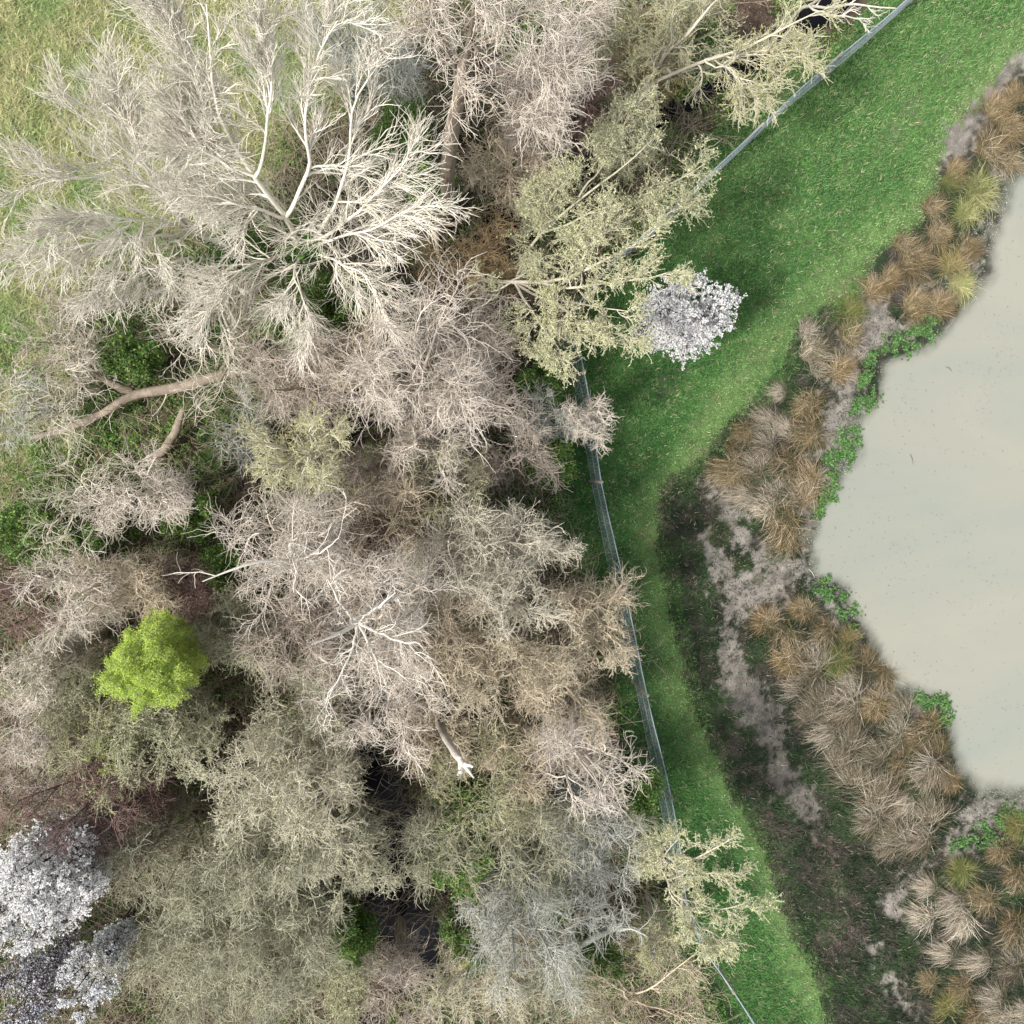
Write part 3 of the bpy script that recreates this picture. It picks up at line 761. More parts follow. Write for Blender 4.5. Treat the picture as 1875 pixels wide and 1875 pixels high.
# --- the crowd: px, py, radius px, crown height, style, leaf, label
CROWD = [
    (1010, 70, 120, 4.5, 'palepink', None, 'pinkish grey bare tree right of the tall trunk at the top'),
    (990, 195, 90, 3.6, 'pink', None, 'dense pinkish thicket just right of the tall brown trunk'),
    (960, 280, 100, 2.8, 'buff', None, 'warm buff bush above the dark ditch pool near the tall trunk'),
    (1120, 60, 90, 3.8, 'olive', 'yellowbud', 'olive-green budding bush at the top edge left of the sweeping willow'),
    (1090, 180, 65, 3.2, 'purple', None, 'purplish dark bush with broken stems under the top willows'),
    (1200, 110, 80, 3.0, 'brown', 'yellowbud', 'brown-stemmed bush beneath the sweeping willow'),
    (1270, 10, 100, 4.2, 'olive', 'olivebud', 'olive bushy tree at the top edge above the sweeping willow limbs'),
    (1010, 340, 55, 3.6, 'straw', 'catkin', 'small bright yellow catkin bush above the dark ditch pool'),
    (1165, 235, 62, 3.0, 'olive', 'olivebud', 'grey-olive brush inside the straight fence near the limbs of the long-limbed willow'),
    (870, 470, 95, 2.4, 'brown', None, 'brown low thicket at the foot of the tall trunk'),
    (720, 90, 80, 4.0, 'grey', None, 'faint grey bush at the top between ash and tall trunk'),
    (620, 30, 80, 4.0, 'grey', None, 'thin grey bush at the top edge above the largest ash'),
    (860, 590, 100, 4.2, 'pink', None, 'pinkish brush under the left limbs of the yellow catkin willow'),
    (770, 680, 170, 6.0, 'palepink', None, 'large pink-grey crown in the middle with pale crooked limbs'),
    (650, 640, 90, 4.2, 'buff', None, 'buff brush just below the ivy of the largest ash'),
    (880, 700, 100, 4.6, 'pink', None, 'dull pink brush right of the large pink-grey crown'),
    (800, 800, 95, 4.8, 'palepink', None, 'pink brush below the large pink-grey crown'),
    (540, 690, 110, 4.4, 'pink', None, 'brown-pink tangle left of the large pink-grey crown'),
    (380, 610, 140, 4.0, 'silver', None, 'cream twiggy tree fanning left below the big ashes'),
    (90, 600, 90, 3.0, 'pink', None, 'hazy pink brush on the meadow edge at far left'),
    (90, 690, 110, 3.0, 'silver', None, 'pale green sparse tree above the fallen brown trunk'),
    (20, 740, 70, 2.2, 'grey', None, 'thin grey brush behind the end of the fallen trunk at the left edge'),
    (430, 780, 80, 2.6, 'grey', None, 'grey-green brush right of the short fallen log'),
    (540, 840, 105, 5.2, 'straw', 'yellowbud', 'pale yellow rounded tree left of the black ditch pool'),
    (240, 910, 85, 4.6, 'palepink', None, 'round pale pink bush on the green glade at left'),
    (110, 920, 110, 3.8, 'silver', None, 'pale fan-shaped shrub with wide limbs left of the round pink bush'),
    (90, 990, 90, 2.2, 'olive', 'olivebud', 'leafy olive low shrub under the fan-shaped shrub'),
    (690, 870, 75, 4.0, 'pink', None, 'mauve brush right of the pale yellow rounded tree'),
    (530, 1020, 140, 5.6, 'palepink', None, 'pinkish tree with bright white crooked limbs below the yellow tree'),
    (700, 960, 110, 4.2, 'buff', None, 'tan brush between the white-limbed tree and the silvery willow'),
    (830, 890, 100, 3.8, 'olive', 'yellowbud', 'olive-yellow brush above the silvery willow'),
    (950, 830, 90, 3.0, 'pink', None, 'brown-pink shrub left of the netting fence bend'),
    (1085, 770, 55, 3.4, 'palepink', None, 'small pinkish bush growing through the netting fence'),
    (1010, 760, 60, 2.8, 'grey', None, 'grey wispy shrub beside the small bush in the fence'),
    (870, 1020, 125, 5.0, 'silver', 'palebud', 'silvery willow left part with curled twigs'),
    (970, 1000, 90, 4.6, 'silver', 'palebud', 'silvery willow right part near the fence'),
    (950, 1110, 90, 5.2, 'silver', 'palebud', 'creamy willow top with bright downy tips'),
    (1100, 1130, 90, 4.0, 'buff', None, 'beige brush reaching across the netting fence'),
    (1120, 1180, 60, 4.6, 'buff', 'palebud', 'cream feathery bush standing over the fence'),
    (680, 1140, 150, 6.2, 'palepink', None, 'large pale pink crown with starry white limbs near the centre'),
    (550, 1170, 110, 4.6, 'pink', None, 'brownish pink brush left of the starry pale crown'),
    (820, 1180, 110, 4.6, 'buff', None, 'buff brush right of the starry pale crown'),
    (940, 1250, 110, 4.8, 'buff', 'palebud', 'cream feathery shrub above the bleached snag'),
    (1050, 1290, 95, 4.2, 'buff', None, 'beige brush below the cream feathery bush by the fence'),
    (690, 1290, 120, 5.0, 'palepink', None, 'pink-white brush below the starry pale crown'),
    (560, 1310, 100, 4.4, 'olive', 'palebud', 'grey-beige brush left of the pink-white brush'),
    (430, 1170, 90, 3.4, 'olive', 'olivebud', 'olive scrub between the green tree and the starry crown'),
    (130, 1100, 95, 4.4, 'palepink', None, 'hazy pink round bush above the bright green tree'),
    (240, 1080, 90, 3.8, 'buff', None, 'buff sparse bush right of the hazy pink round bush'),
    (20, 1080, 90, 2.6, 'purple', None, 'dark purple scrub at the left edge beside the hazy pink bush'),
    (45, 1240, 60, 4.4, 'palepink', 'palebud', 'small whitish bush at the left edge beside the bright green tree'),
    (30, 1330, 75, 3.6, 'palepink', None, 'pale grey-pink bush at the left edge below the small whitish bush'),
    (120, 1260, 80, 3.0, 'olive', 'olivebud', 'olive scrub just left of the bright green tree'),
    (180, 1380, 90, 3.6, 'olive', 'yellowbud', 'yellow-olive bush directly below the bright green tree'),
    (290, 1370, 95, 4.4, 'olive', 'olivebud', 'budding olive tree lower right of the bright green tree'),
    (350, 1090, 80, 2.4, 'purple', None, 'dark brown scrub below the green glade'),
    (130, 1480, 120, 3.6, 'purple', None, 'reddish purple thicket above the white blossom'),
    (40, 1430, 80, 3.2, 'pink', None, 'dull pink brush at the left edge above the purple thicket'),
    (250, 1490, 90, 3.0, 'purple', None, 'dark mauve brush right of the reddish thicket'),
    (480, 1450, 110, 5.0, 'silver', 'olivebud', 'tall pale olive willow with dotted buds lower left'),
    (590, 1470, 100, 4.8, 'silver', 'olivebud', 'pale olive willow beside the black ditch gap'),
    (500, 1570, 120, 4.4, 'olive', 'palebud', 'grey-olive brush below the dotted willows'),
    (290, 1600, 110, 3.0, 'olive', None, 'dark olive open brush right of the white blossom'),
    (640, 1600, 90, 4.0, 'olive', 'palebud', 'grey-olive brush left of the black ditch bend'),
    (400, 1710, 130, 3.8, 'olive', 'palebud', 'broad grey-olive crown in the lower left'),
    (540, 1740, 98, 4.0, 'olive', None, 'grey-green brush left of the black ditch pool at the bottom'),
    (300, 1820, 110, 3.4, 'olive', 'palebud', 'grey-olive brush at the bottom edge beside the blossom'),
    (460, 1850, 110, 3.6, 'olive', 'palebud', 'grey-olive brush on the bottom edge'),
    (620, 1840, 70, 3.0, 'olive', 'catkin', 'yellow-green leafing shrub at the bottom edge'),
    (725, 1840, 74, 3.4, 'pink', None, 'pinkish thin-stemmed shrub below the black ditch pool'),
    (800, 1360, 80, 3.6, 'buff', None, 'tan brush around the bleached snag'),
    (880, 1450, 110, 3.0, 'olive', 'yellowbud', 'dull olive thicket below the bleached snag'),
    (1070, 1420, 105, 4.8, 'palepink', None, 'pinkish white crown beside the lower fence'),
    (960, 1400, 80, 3.6, 'buff', None, 'buff brush between snag and pinkish white crown'),
    (1100, 1530, 90, 4.0, 'grey', None, 'grey brush below the pinkish white crown'),
    (980, 1560, 110, 3.8, 'olive', None, 'grey-olive thicket in the lower middle'),
    (800, 1570, 90, 3.4, 'olive', None, 'olive twiggy brush right of the ditch bend'),
    (1110, 1630, 90, 3.6, 'grey', None, 'grey hazy brush above the orange broken branch'),
    (905, 1690, 68, 3.6, 'grey', 'palebud', 'grey brush between ditch pool and bluish crown'),
    (980, 1740, 120, 4.6, 'grey', None, 'bluish grey twiggy crown near the bottom middle'),
    (880, 1820, 100, 3.6, 'silver', 'yellowbud', 'cream-green brush at the bottom edge below the mossy log'),
    (1040, 1840, 90, 3.4, 'olive', None, 'olive-grey brush at the bottom edge left of the tan shrub'),
    (1240, 1760, 70, 2.8, 'straw', 'yellowbud', 'thin yellowish shrub inside the bottom end of the fence'),
    (680, 1000, 80, 3.4, 'purple', None, 'mauve low brush in the middle of the wood'),
]
for i, (px, py, r, zc, sty, lf, lab) in enumerate(CROWD):
    big = r >= 105
    tree('bare_tree' if zc >= 3.9 else 'bare_shrub', lab, 'tree' if zc >= 3.9 else 'shrub', px, py, r * 1.02, zc, sty, 100 + i, lf,
         n=(4, 7, 5, 4) if (zc <= 4.0 and px < 480 and py < 1000 and py > 560) else (6, 9, 8, 6) if big else (5, 8, 7, 6), group=GW, rtrunk=0.05 if zc >= 3.9 else 0.035, lscale=1.0)

tree('green_tree', 'bright lime-green leafing tree in the lower left', 'tree', 270, 1228, 84, 5.2, 'olive', 371, 'fresh', n=(18, 9, 6, 5), lscale=0.7, squash=0.5, t0=0.5)
tree('green_bush', 'small faintly yellow-green bush below the bright lime-green tree', 'shrub', 195, 1385, 34, 4.0, 'olive', 302, 'freshfaint', n=(5, 7, 6, 4))
tree('blossom_bush', 'white blossoming blackthorn standing on the grass by the fence corner', 'shrub', 1276, 566, 80, 3.4, 'darkbark', 303, 'white', n=(10, 6, 7, 5), lscale=1.05, rtrunk=0.03)
tree('blossom_bush', 'dark half-open blackthorn stems at the left foot of the white bush', 'shrub', 1212, 600, 42, 2.0, 'darkbark', 304, 'whitefaint', n=(6, 8, 6, 4), rtrunk=0.03, lscale=0.8)
tree('blossom_bush', 'thick white blackthorn blossom at the left edge near the bottom', 'shrub', 70, 1645, 106, 4.4, 'darkbark', 305, 'white', n=(11, 9, 7, 5), rtrunk=0.035, lscale=0.85)
tree('blossom_bush', 'sparser bluish white blossom in the bottom left corner', 'shrub', 158, 1800, 50, 3.6, 'darkbark', 306, 'whitesparse', n=(7, 8, 7, 5), rtrunk=0.03)
tree('blossom_bush', 'dark thorn bush with scattered petals at the bottom left corner edge', 'shrub', 40, 1830, 72, 2.4, 'darkbark', 307, 'whitefaint', n=(7, 8, 7, 4), rtrunk=0.03)
GREENS = [(1270, 95, 50, 1.4, 'below the yellow limbs at the top edge'), (545, 570, 60, 1.8, 'glowing through the lower twigs of the largest ash'), (640, 540, 48, 1.4, 'right of the ivy under the largest ash'),
          (440, 455, 36, 1.2, 'between the two big ash stems'), (735, 240, 48, 1.5, 'left of the tall brown trunk'), (785, 345, 40, 1.2, 'at the left foot of the tall brown trunk'),
          (960, 30, 45, 1.5, 'at the top edge near the tall trunk crown'), (40, 975, 50, 1.4, 'at the left edge beside the fan-shaped shrub'), (130, 1005, 40, 1.0, 'beneath the fan-shaped shrub'),
          (345, 955, 36, 0.9, 'right of the round pink bush'), (395, 1035, 32, 1.1, 'left of the white crooked limbs'), (225, 650, 40, 0.8, 'in the shade right of the fallen trunk fork'),
          (850, 1590, 50, 1.8, 'beside the mossy pollard stem'), (985, 1625, 55, 1.6, 'left of the orange broken branch'), (865, 1480, 50, 1.6, 'under the olive thicket below the snag'),
          (1180, 1455, 34, 1.2, 'inside the lower fence stretch'), (995, 690, 36, 1.2, 'at the inner side of the fence below the catkin willow'), (1010, 850, 36, 1.0, 'along the inner side of the middle fence'),
          (640, 1730, 36, 1.2, 'on the left bank of the black ditch pool'), (860, 1730, 40, 1.4, 'right of the black ditch pool'), (1090, 1780, 40, 1.0, 'beneath the sparse tan shrub')]
for k, (a, b, r, z_, w_) in enumerate(GREENS):
    tree('evergreen_bush', 'dark green leafy bush ' + w_, 'shrub', a, b, r * 1.15, z_ + 0.9, 'brown', 320 + k, 'green', n=(6, 7, 6, 4), rtrunk=0.02, lscale=0.9)


# ------------------------------------------------------------------ logs, snags, fallen trunks
def limbs(name, label, cat, paths, mat, seed, twigs=None, twigmat=None):
    rng = np.random.default_rng(seed)
    base = at(*paths[0][0][:3])
    P = np.array([resample([np.r_[at(*q[:3]), q[3]] for q in s], 24, rng, 0.015) for s in paths])
    t = Tubes()
    R = P[..., 3] * (1 + rng.normal(0, 0.06, P.shape[:2])) * (0.8 if name == 'dead_tree' else 1)
    R *= 0.75 if name == 'fallen_tree' else 1
    R[:, 0] = 0.004
    R[:, -1] = np.minimum(R[:, -1], 0.01)
    t.add(P[..., :3] - base, R, 9)
    root = link(name, None, label=label, cat=cat, loc=base)
    link('trunk', t.mesh('trunk'), mat, root)
    if twigs:
        s, d, tt, rr = spawn(rng, P[..., :3] - base, P[..., 3], twigs, 0.2, 60)
        P1, R1 = grow(rng, s, d, rng.uniform(0.25, 0.8, len(s)), np.minimum(rr * .6, .02), np.full(len(s), .006), 6, .2, .5, .6)
        s, d, tt, rr = spawn(rng, P1, R1, 6, 0.2, 45)
        P2, R2 = grow(rng, s, d, rng.uniform(0.15, 0.45, len(s)), np.full(len(s), .007), np.full(len(s), .004), 4, .2, .3, .6)
        for k in range(len(P1)):
            w = Tubes(); w.add(P1[k:k + 1], R1[k:k + 1], 4); w.add(P2[k * 6:k * 6 + 6], R2[k * 6:k * 6 + 6], 3)
            link('branch', w.mesh('branch'), twigmat or mat, root)
    return root


limbs('fallen_tree', 'long brown fallen trunk forking across the glade at the left', 'fallen trunk', [
    [(470, 670, 1.0, .14), (390, 692, 1.5, .15), (300, 716, 1.4, .15), (240, 720, 1.2, .14), (190, 757, .9, .11), (130, 785, .6, .10), (50, 803, .3, .07)],
    [(245, 718, 1.2, .13), (205, 703, 1.3, .11), (184, 690, 1.4, .08), (160, 670, 1.8, .04)],
    [(184, 695, 1.3, .07), (181, 660, 1.4, .06), (180, 622, 1.6, .03)]], MATS['trunkbrown'], 401, 10, MATS['silver'])
limbs('fallen_log', 'short curved brown log below the long fallen trunk', 'log', [[(335, 745, .8, .06), (322, 790, .6, .09), (300, 825, .4, .10), (265, 845, .15, .06)]], MATS['trunkbrown'], 402)
limbs('dead_snag', 'bleached white broken snag standing in the lower middle of the wood', 'snag', [
    [(790, 1270, 0, .11), (812, 1345, 3.6, .08), (832, 1380, 4.7, .07), (850, 1400, 5.0, .045), (868, 1425, 5.2, .025)],
    [(840, 1385, 4.8, .05), (846, 1412, 5.0, .04), (837, 1420, 5.1, .02)], [(850, 1400, 5.0, .04), (866, 1402, 5.1, .02)]], MATS['deadwhite'], 403)
limbs('mossy_log', 'mossy brown pollard stem beside the dark limb in the lower middle', 'log', [[(862, 1640, .7, .10), (890, 1622, 1.0, .10), (925, 1603, 1.4, .08), (1000, 1585, 1.8, .03)],
    [(915, 1605, 1.3, .06), (880, 1590, 1.6, .05), (815, 1587, 2.0, .02)], [(918, 1605, 1.3, .05), (875, 1550, 2.0, .03), (850, 1520, 2.3, .015)]], MATS['moss'], 404, 6, MATS['olive'])
limbs('cut_log', 'stubby golden-brown log end on the bank of the black ditch pool', 'log', [[(828, 1780, .3, .09), (845, 1765, .5, .11), (870, 1748, .5, .10), (890, 1735, .4, .06)]], MATS['moss'], 405)
limbs('broken_branch', 'orange-brown split branch lying in the lower middle', 'branch', [
    [(1020, 1703, .4, .03), (1050, 1690, .6, .05), (1085, 1672, .9, .035), (1110, 1655, 1.1, .015)], [(1040, 1692, .6, .03), (1062, 1668, .7, .03), (1080, 1672, .7, .015)],
    [(1060, 1668, .7, .03), (1048, 1690, .4, .02)]], MATS['orange'], 406)
limbs('broken_branch', 'thick pale grey limb pointing right beside the orange branch', 'branch', [
    [(1040, 1745, 1.5, .07), (1080, 1720, 2.0, .07), (1122, 1702, 2.3, .05), (1140, 1690, 2.5, .03)], [(1122, 1702, 2.3, .04), (1160, 1700, 2.5, .025), (1185, 1715, 2.5, .012)],
    [(1122, 1704, 2.3, .035), (1125, 1680, 2.5, .02)]], MATS['grey'], 407, 5)
limbs('dead_snag', 'purplish upright broken stump under the top willows', 'snag', [[(1095, 285, 0, .10), (1112, 250, .9, .10), (1120, 215, 1.8, .08), (1124, 180, 2.6, .03)],
    [(1118, 225, 1.6, .05), (1098, 190, 2.2, .02)]], MATS['deadwhite'], 408)
limbs('crooked_branch', 'crooked pinkish limb looping at the foot of the tall trunk', 'branch', [
    [(905, 255, 2.2, .03), (935, 290, 2.0, .035), (870, 330, 1.6, .04), (825, 370, 1.0, .05), (812, 400, .6, .05)],
    [(795, 405, .9, .05), (830, 412, 1.1, .05), (850, 395, 1.3, .03), (870, 375, 1.5, .012)], [(795, 410, .9, .05), (802, 470, 1.0, .045), (830, 500, 1.2, .04), (870, 505, 1.4, .02)]], MATS['buff'], 409, 5)

# white crooked limbs of the centre crowns belong to their own small dead trees
limbs('dead_tree', 'bright white crooked dead limbs in the pinkish crown below the yellow tree', 'dead tree', [
    [(560, 1000, 0, .06), (545, 1030, 5.7, .05), (500, 1020, 6.5, .035), (440, 1035, 6.9, .025), (370, 1065, 7.1, .01)], [(545, 1030, 5.7, .04), (530, 1000, 6.5, .03), (545, 985, 6.7, .01)],
    [(545, 1030, 5.7, .04), (540, 1060, 6.3, .03), (538, 1085, 6.5, .01)], [(540, 1025, 5.9, .03), (590, 1010, 6.5, .02), (620, 985, 6.7, .01)]], MATS['deadwhite'], 410, 5)
limbs('dead_tree', 'starburst of white dead limbs over the large pale crown near the centre', 'dead tree', [
    [(720, 1060, 0, .06), (655, 1140, 6.5, .05), (620, 1165, 7.1, .03), (570, 1180, 7.4, .01)], [(655, 1140, 6.5, .04), (700, 1105, 7.2, .025), (725, 1085, 7.4, .01)],
    [(655, 1140, 6.5, .04), (620, 1100, 7.2, .025), (600, 1060, 7.4, .01)], [(655, 1140, 6.5, .035), (720, 1170, 7.1, .025), (770, 1180, 7.3, .01)],
    [(655, 1140, 6.5, .035), (690, 1210, 7.1, .025), (700, 1260, 7.3, .01)], [(655, 1140, 6.5, .035), (640, 1210, 7.1, .02), (600, 1270, 7.3, .01)]], MATS['deadwhite'], 411, 6)


# ------------------------------------------------------------------ netting fence
def build_fence():
    FH = 1.5
    steel = bark('galvanised wire', (0.38, 0.44, 0.48), (0.29, 0.34, 0.38), 0.5)
    post = bark('weathered post', (0.40, 0.36, 0.31), (0.26, 0.23, 0.20))
    runs = [('long netting fence bending down the middle between wood and grass track', [(1018, 600), (1043, 665), (1062, 760), (1081, 870), (1102, 980), (1124, 1090), (1160, 1240), (1181, 1340), (1210, 1480), (1229, 1600), (1268, 1702), (1385, 1878), (1470, 2010)]),
            ('straight netting fence running up to the top right', [(1018, 600), (1100, 505), (1193, 432), (1300, 328), (1428, 208), (1560, 100), (1652, 18), (1720, -45)])]
    for ri, (lab, pts) in enumerate(runs):
        rng = np.random.default_rng(500 + ri)
        W = np.array([at(a, b, 0) for a, b in pts])
        base = W[0].copy()
        Z = ground_height(W)
        seg = np.r_[0, np.cumsum(np.linalg.norm(np.diff(W[:, :2], axis=0), axis=1))]
        L = seg[-1]

        def line(s, h):
            x, y, z = np.interp(s, seg, W[:, 0]), np.interp(s, seg, W[:, 1]), np.interp(s, seg, Z)
            sag = -0.035 * np.sin(np.pi * ((s / 2.4) % 1)) * (h > 1.2)
            lean = 0.02 * np.sin(s * 1.3) * h
            tip = 0.055 * h * smooth(0.5, 3, s) * ri          # the upper run leans back towards the wood
            return np.stack([x + lean - 0.66 * tip, y + lean * 0.4 + 0.75 * tip, z + h + sag], -1) - base
        root = link('wire_fence', None, label=lab, cat='fence', group='netting fences', loc=base)
        net = Tubes()
        S = np.linspace(0, L, int(L / 0.3) + 1)
        for h in np.r_[np.arange(0.08, 1.45, 0.16)]:
            net.add(line(S, np.full(len(S), h))[None], np.full((1, len(S)), 0.0028), 3)
        s = np.arange(0.02, L, 0.075)
        hh = np.linspace(0, 1.42, 5)
        P = np.stack([line(s + (0.04 if k % 2 else 0), np.full(len(s), h)) for k, h in enumerate(hh)], 1)
        net.add(P, np.full(P.shape[:2], 0.0026), 3)
        link('netting', net.mesh('netting'), steel, root)
        w = Tubes()
        for h, r in ((1.44, 0.012), (0.03, 0.008), (0.75, 0.006)):
            w.add(line(S, np.full(len(S), h))[None], np.full((1, len(S)), r), 5)
        link('wire', w.mesh('wire'), steel, root)
        for sp in np.arange(1.2, L, 2.4):
            t = Tubes()
            a, b = line(np.array([sp]), np.array([-0.25]))[0], line(np.array([sp]), np.array([FH + 0.06]))[0]
            a[:2] = b[:2] - [0.02, 0.01]
            t.add(np.array([[a, a * .5 + b * .5, b, b + [0, 0, .01]]]), np.array([[.035, .033, .032, .002]]), 8)
            link('post', t.mesh('post'), post, root)


build_fence()

# ------------------------------------------------------------------ sedge tufts, every one its own object
TUFTS = {
    'north': ('north shore of the pond', [(1840, 195, 50, 0), (1815, 262, 44, 0), (1862, 235, 40, 0), (1872, 165, 36, 0), (1858, 285, 38, 0), (1715, 372, 36, 0), (1745, 328, 32, 2), (1800, 345, 56, 3), (1775, 385, 40, 3), (1760, 310, 34, 0),
              (1722, 418, 30, 0), (1684, 478, 50, 0), (1735, 430, 38, 0), (1788, 448, 42, 0), (1752, 482, 34, 2), (1608, 522, 42, 0), (1642, 505, 34, 0), (1688, 556, 44, 0), (1728, 550, 40, 0), (1772, 515, 32, 3), (1660, 440, 30, 0),
              (1562, 568, 34, 2), (1558, 608, 34, 0), (1500, 640, 40, 1), (1488, 600, 28, 1), (1542, 668, 36, 0), (1505, 672, 28, 1), (1700, 520, 30, 1)]),
    'middle': ('clump west of the pond', [(1432, 712, 30, 1), (1480, 740, 36, 0), (1410, 762, 38, 1), (1442, 778, 36, 1), (1482, 796, 42, 0), (1368, 792, 38, 0), (1402, 818, 38, 1), (1338, 868, 42, 0), (1378, 858, 36, 1), (1440, 848, 42, 0),
               (1480, 878, 46, 0), (1362, 902, 34, 1), (1398, 930, 46, 1), (1432, 958, 50, 0), (1412, 905, 34, 1), (1446, 992, 38, 0), (1430, 1012, 30, 4), (1350, 830, 30, 0), (1460, 905, 36, 1), (1325, 975, 32, 4), (1395, 1063, 15, 4), (1362, 1030, 20, 4)]),
    'south': ('swept clump on the south-west shore', [(1408, 1132, 36, 0), (1470, 1112, 34, 0), (1432, 1165, 40, 0), (1510, 1158, 36, 0), (1446, 1200, 42, 0), (1484, 1215, 42, 1), (1535, 1215, 38, 2), (1592, 1212, 38, 0), (1560, 1246, 40, 1), (1625, 1245, 34, 0),
              (1462, 1252, 44, 1), (1502, 1284, 46, 1), (1546, 1292, 44, 1), (1602, 1292, 40, 0), (1652, 1302, 36, 1), (1702, 1332, 44, 0), (1680, 1362, 36, 0), (1722, 1372, 38, 0), (1512, 1342, 46, 1), (1560, 1354, 46, 1), (1604, 1384, 48, 1),
              (1652, 1402, 44, 0), (1700, 1420, 42, 1), (1740, 1436, 34, 0), (1562, 1424, 44, 1), (1606, 1454, 50, 1), (1654, 1472, 48, 1), (1702, 1490, 40, 1), (1592, 1504, 42, 1), (1640, 1530, 44, 1), (1680, 1542, 40, 1), (1480, 1310, 34, 1), (1535, 1390, 38, 1), (1560, 1170, 28, 2), (1640, 1350, 34, 1), (1620, 1560, 30, 1)]),
    'corner': ('rough bank in the lower right corner', [(1700, 1622, 36, 1), (1742, 1652, 44, 1), (1690, 1682, 44, 1), (1762, 1700, 50, 1), (1802, 1652, 40, 0), (1852, 1700, 44, 0), (1732, 1742, 46, 1), (1792, 1760, 46, 1), (1852, 1770, 44, 1), (1762, 1812, 42, 0),
              (1822, 1822, 44, 1), (1702, 1800, 34, 0), (1872, 1852, 40, 1), (1762, 1602, 34, 2), (1832, 1562, 36, 0), (1862, 1612, 40, 0), (1872, 1520, 32, 2), (1790, 1870, 40, 0), (1850, 1500, 28, 4), (1740, 1850, 34, 2), (1830, 1870, 36, 1), (1900, 1740, 40, 0)]),
}
KINDS = [  # colours, spread, leaning wind
    ('tawny sedge tuft', [(0.33, 0.235, 0.12), (0.42, 0.33, 0.20), (0.21, 0.145, 0.07), (0.10, 0.095, 0.05), (0.50, 0.41, 0.29)], 0.9, 0.62, 'sedge_tuft'),
    ('bleached straw sedge tuft combed over', [(0.53, 0.46, 0.36), (0.38, 0.32, 0.24), (0.66, 0.59, 0.48), (0.18, 0.14, 0.09), (0.12, 0.12, 0.065)], 0.8, 0.95, 'sedge_tuft'),
    ('green-brown rush tuft', [(0.18, 0.20, 0.06), (0.30, 0.24, 0.10), (0.12, 0.17, 0.05), (0.38, 0.30, 0.16)], 0.8, 0.45, 'rush_tuft'),
    ('yellow-green reed tuft', [(0.34, 0.36, 0.14), (0.46, 0.44, 0.22), (0.24, 0.28, 0.09)], 0.85, 0.3, 'reed_tuft'),
    ('dark green moss cushion', [(0.05, 0.09, 0.03), (0.08, 0.11, 0.04), (0.12, 0.12, 0.05)], 1.3, 0.0, 'moss_cushion'),
]


def tuft_mesh(kind, seed, wind):
    nm, cols, spread, lean, _ = KINDS[kind]
    rng = np.random.default_rng(seed)
    N = 650 if kind != 4 else 420
    K = 5
    a = rng.uniform(0, 2 * np.pi, N)
    r = np.sqrt(rng.uniform(0, 1, N)) * (0.42 if kind != 4 else 0.7) - 0.3 * lean * 0
    S = np.stack([r * np.cos(a) - 0.35 * lean * math.cos(wind), r * np.sin(a) - 0.35 * lean * math.sin(wind), -0.04 * np.ones(N)], 1)
    # blades gather in locks that share a bend
    nl = 7
    lock = rng.integers(0, nl, N)
    la = rng.uniform(0, 2 * np.pi, nl)
    ldir = np.stack([np.cos(la), np.sin(la)], 1) * 0.75 + lean * np.array([math.cos(wind), math.sin(wind)]) * 1.3
    aa = ldir[lock] + rng.normal(0, 0.3, (N, 2)) + S[:, :2] * 0.5
    L = rng.uniform(0.7, 1.3, nl)[lock] * rng.uniform(0.45, 1.2, N) * (1.0 if kind != 4 else 0.35)
    d = norm(np.column_stack([aa * spread * 0.55, np.ones(N) * rng.uniform(0.5, 1.1, N)]))
    P = np.empty((N, K + 1, 3)); P[:, 0] = S
    h = norm(np.column_stack([aa, np.zeros(N)]))
    for k in range(K):
        d = norm(d + h * 0.22 + np.array([0, 0, -0.16 - 0.10 * k]) * spread + rng.normal(0, 0.11, (N, 3)))
        P[:, k + 1] = P[:, k] + d * (L / K)[:, None]
    P[..., 2] = np.maximum(P[..., 2], 0.015 + rng.uniform(0, .05, (N, 1)) * (np.arange(K + 1) > 0))
    side = norm(np.cross(d, np.array([0, 0, 1.0]) + rng.normal(0, 0.35, (N, 3))))
    w = rng.uniform(0.0035, 0.0075, N)[:, None, None] * np.array([1, 1, .95, .8, .5, .08])[None, :, None]
    A, B = P + side[:, None] * w, P - side[:, None] * w
    V = np.stack([A, B], 2).reshape(-1, 3)
    i = np.arange(N)[:, None] * (K + 1) * 2 + np.arange(K)[None] * 2
    F = np.stack([i, i + 1, i + 3, i + 2], -1).reshape(-1, 4)
    cols = np.array(cols)
    lc = rng.integers(0, len(cols), nl)
    c = cols[np.where(rng.random(N) < 0.65, lc[lock], rng.integers(0, len(cols), N))] * rng.uniform(0.7, 1.3, (N, 1)) * rng.uniform(0.7, 1.3, nl)[lock][:, None]
    green = np.array([0.055, 0.07, 0.025])
    t = np.linspace(0, 1, K + 1)
    g = np.clip(0.75 - 1.4 * t, 0, 1)[None, :, None] * (0.9 if kind != 1 else 0.5)
    cc = c[:, None] * (1 - g) + green * g
    return mesh_from(KINDS[kind][4], V, F, True, col=np.repeat(cc.reshape(-1, 3), 2, 0))


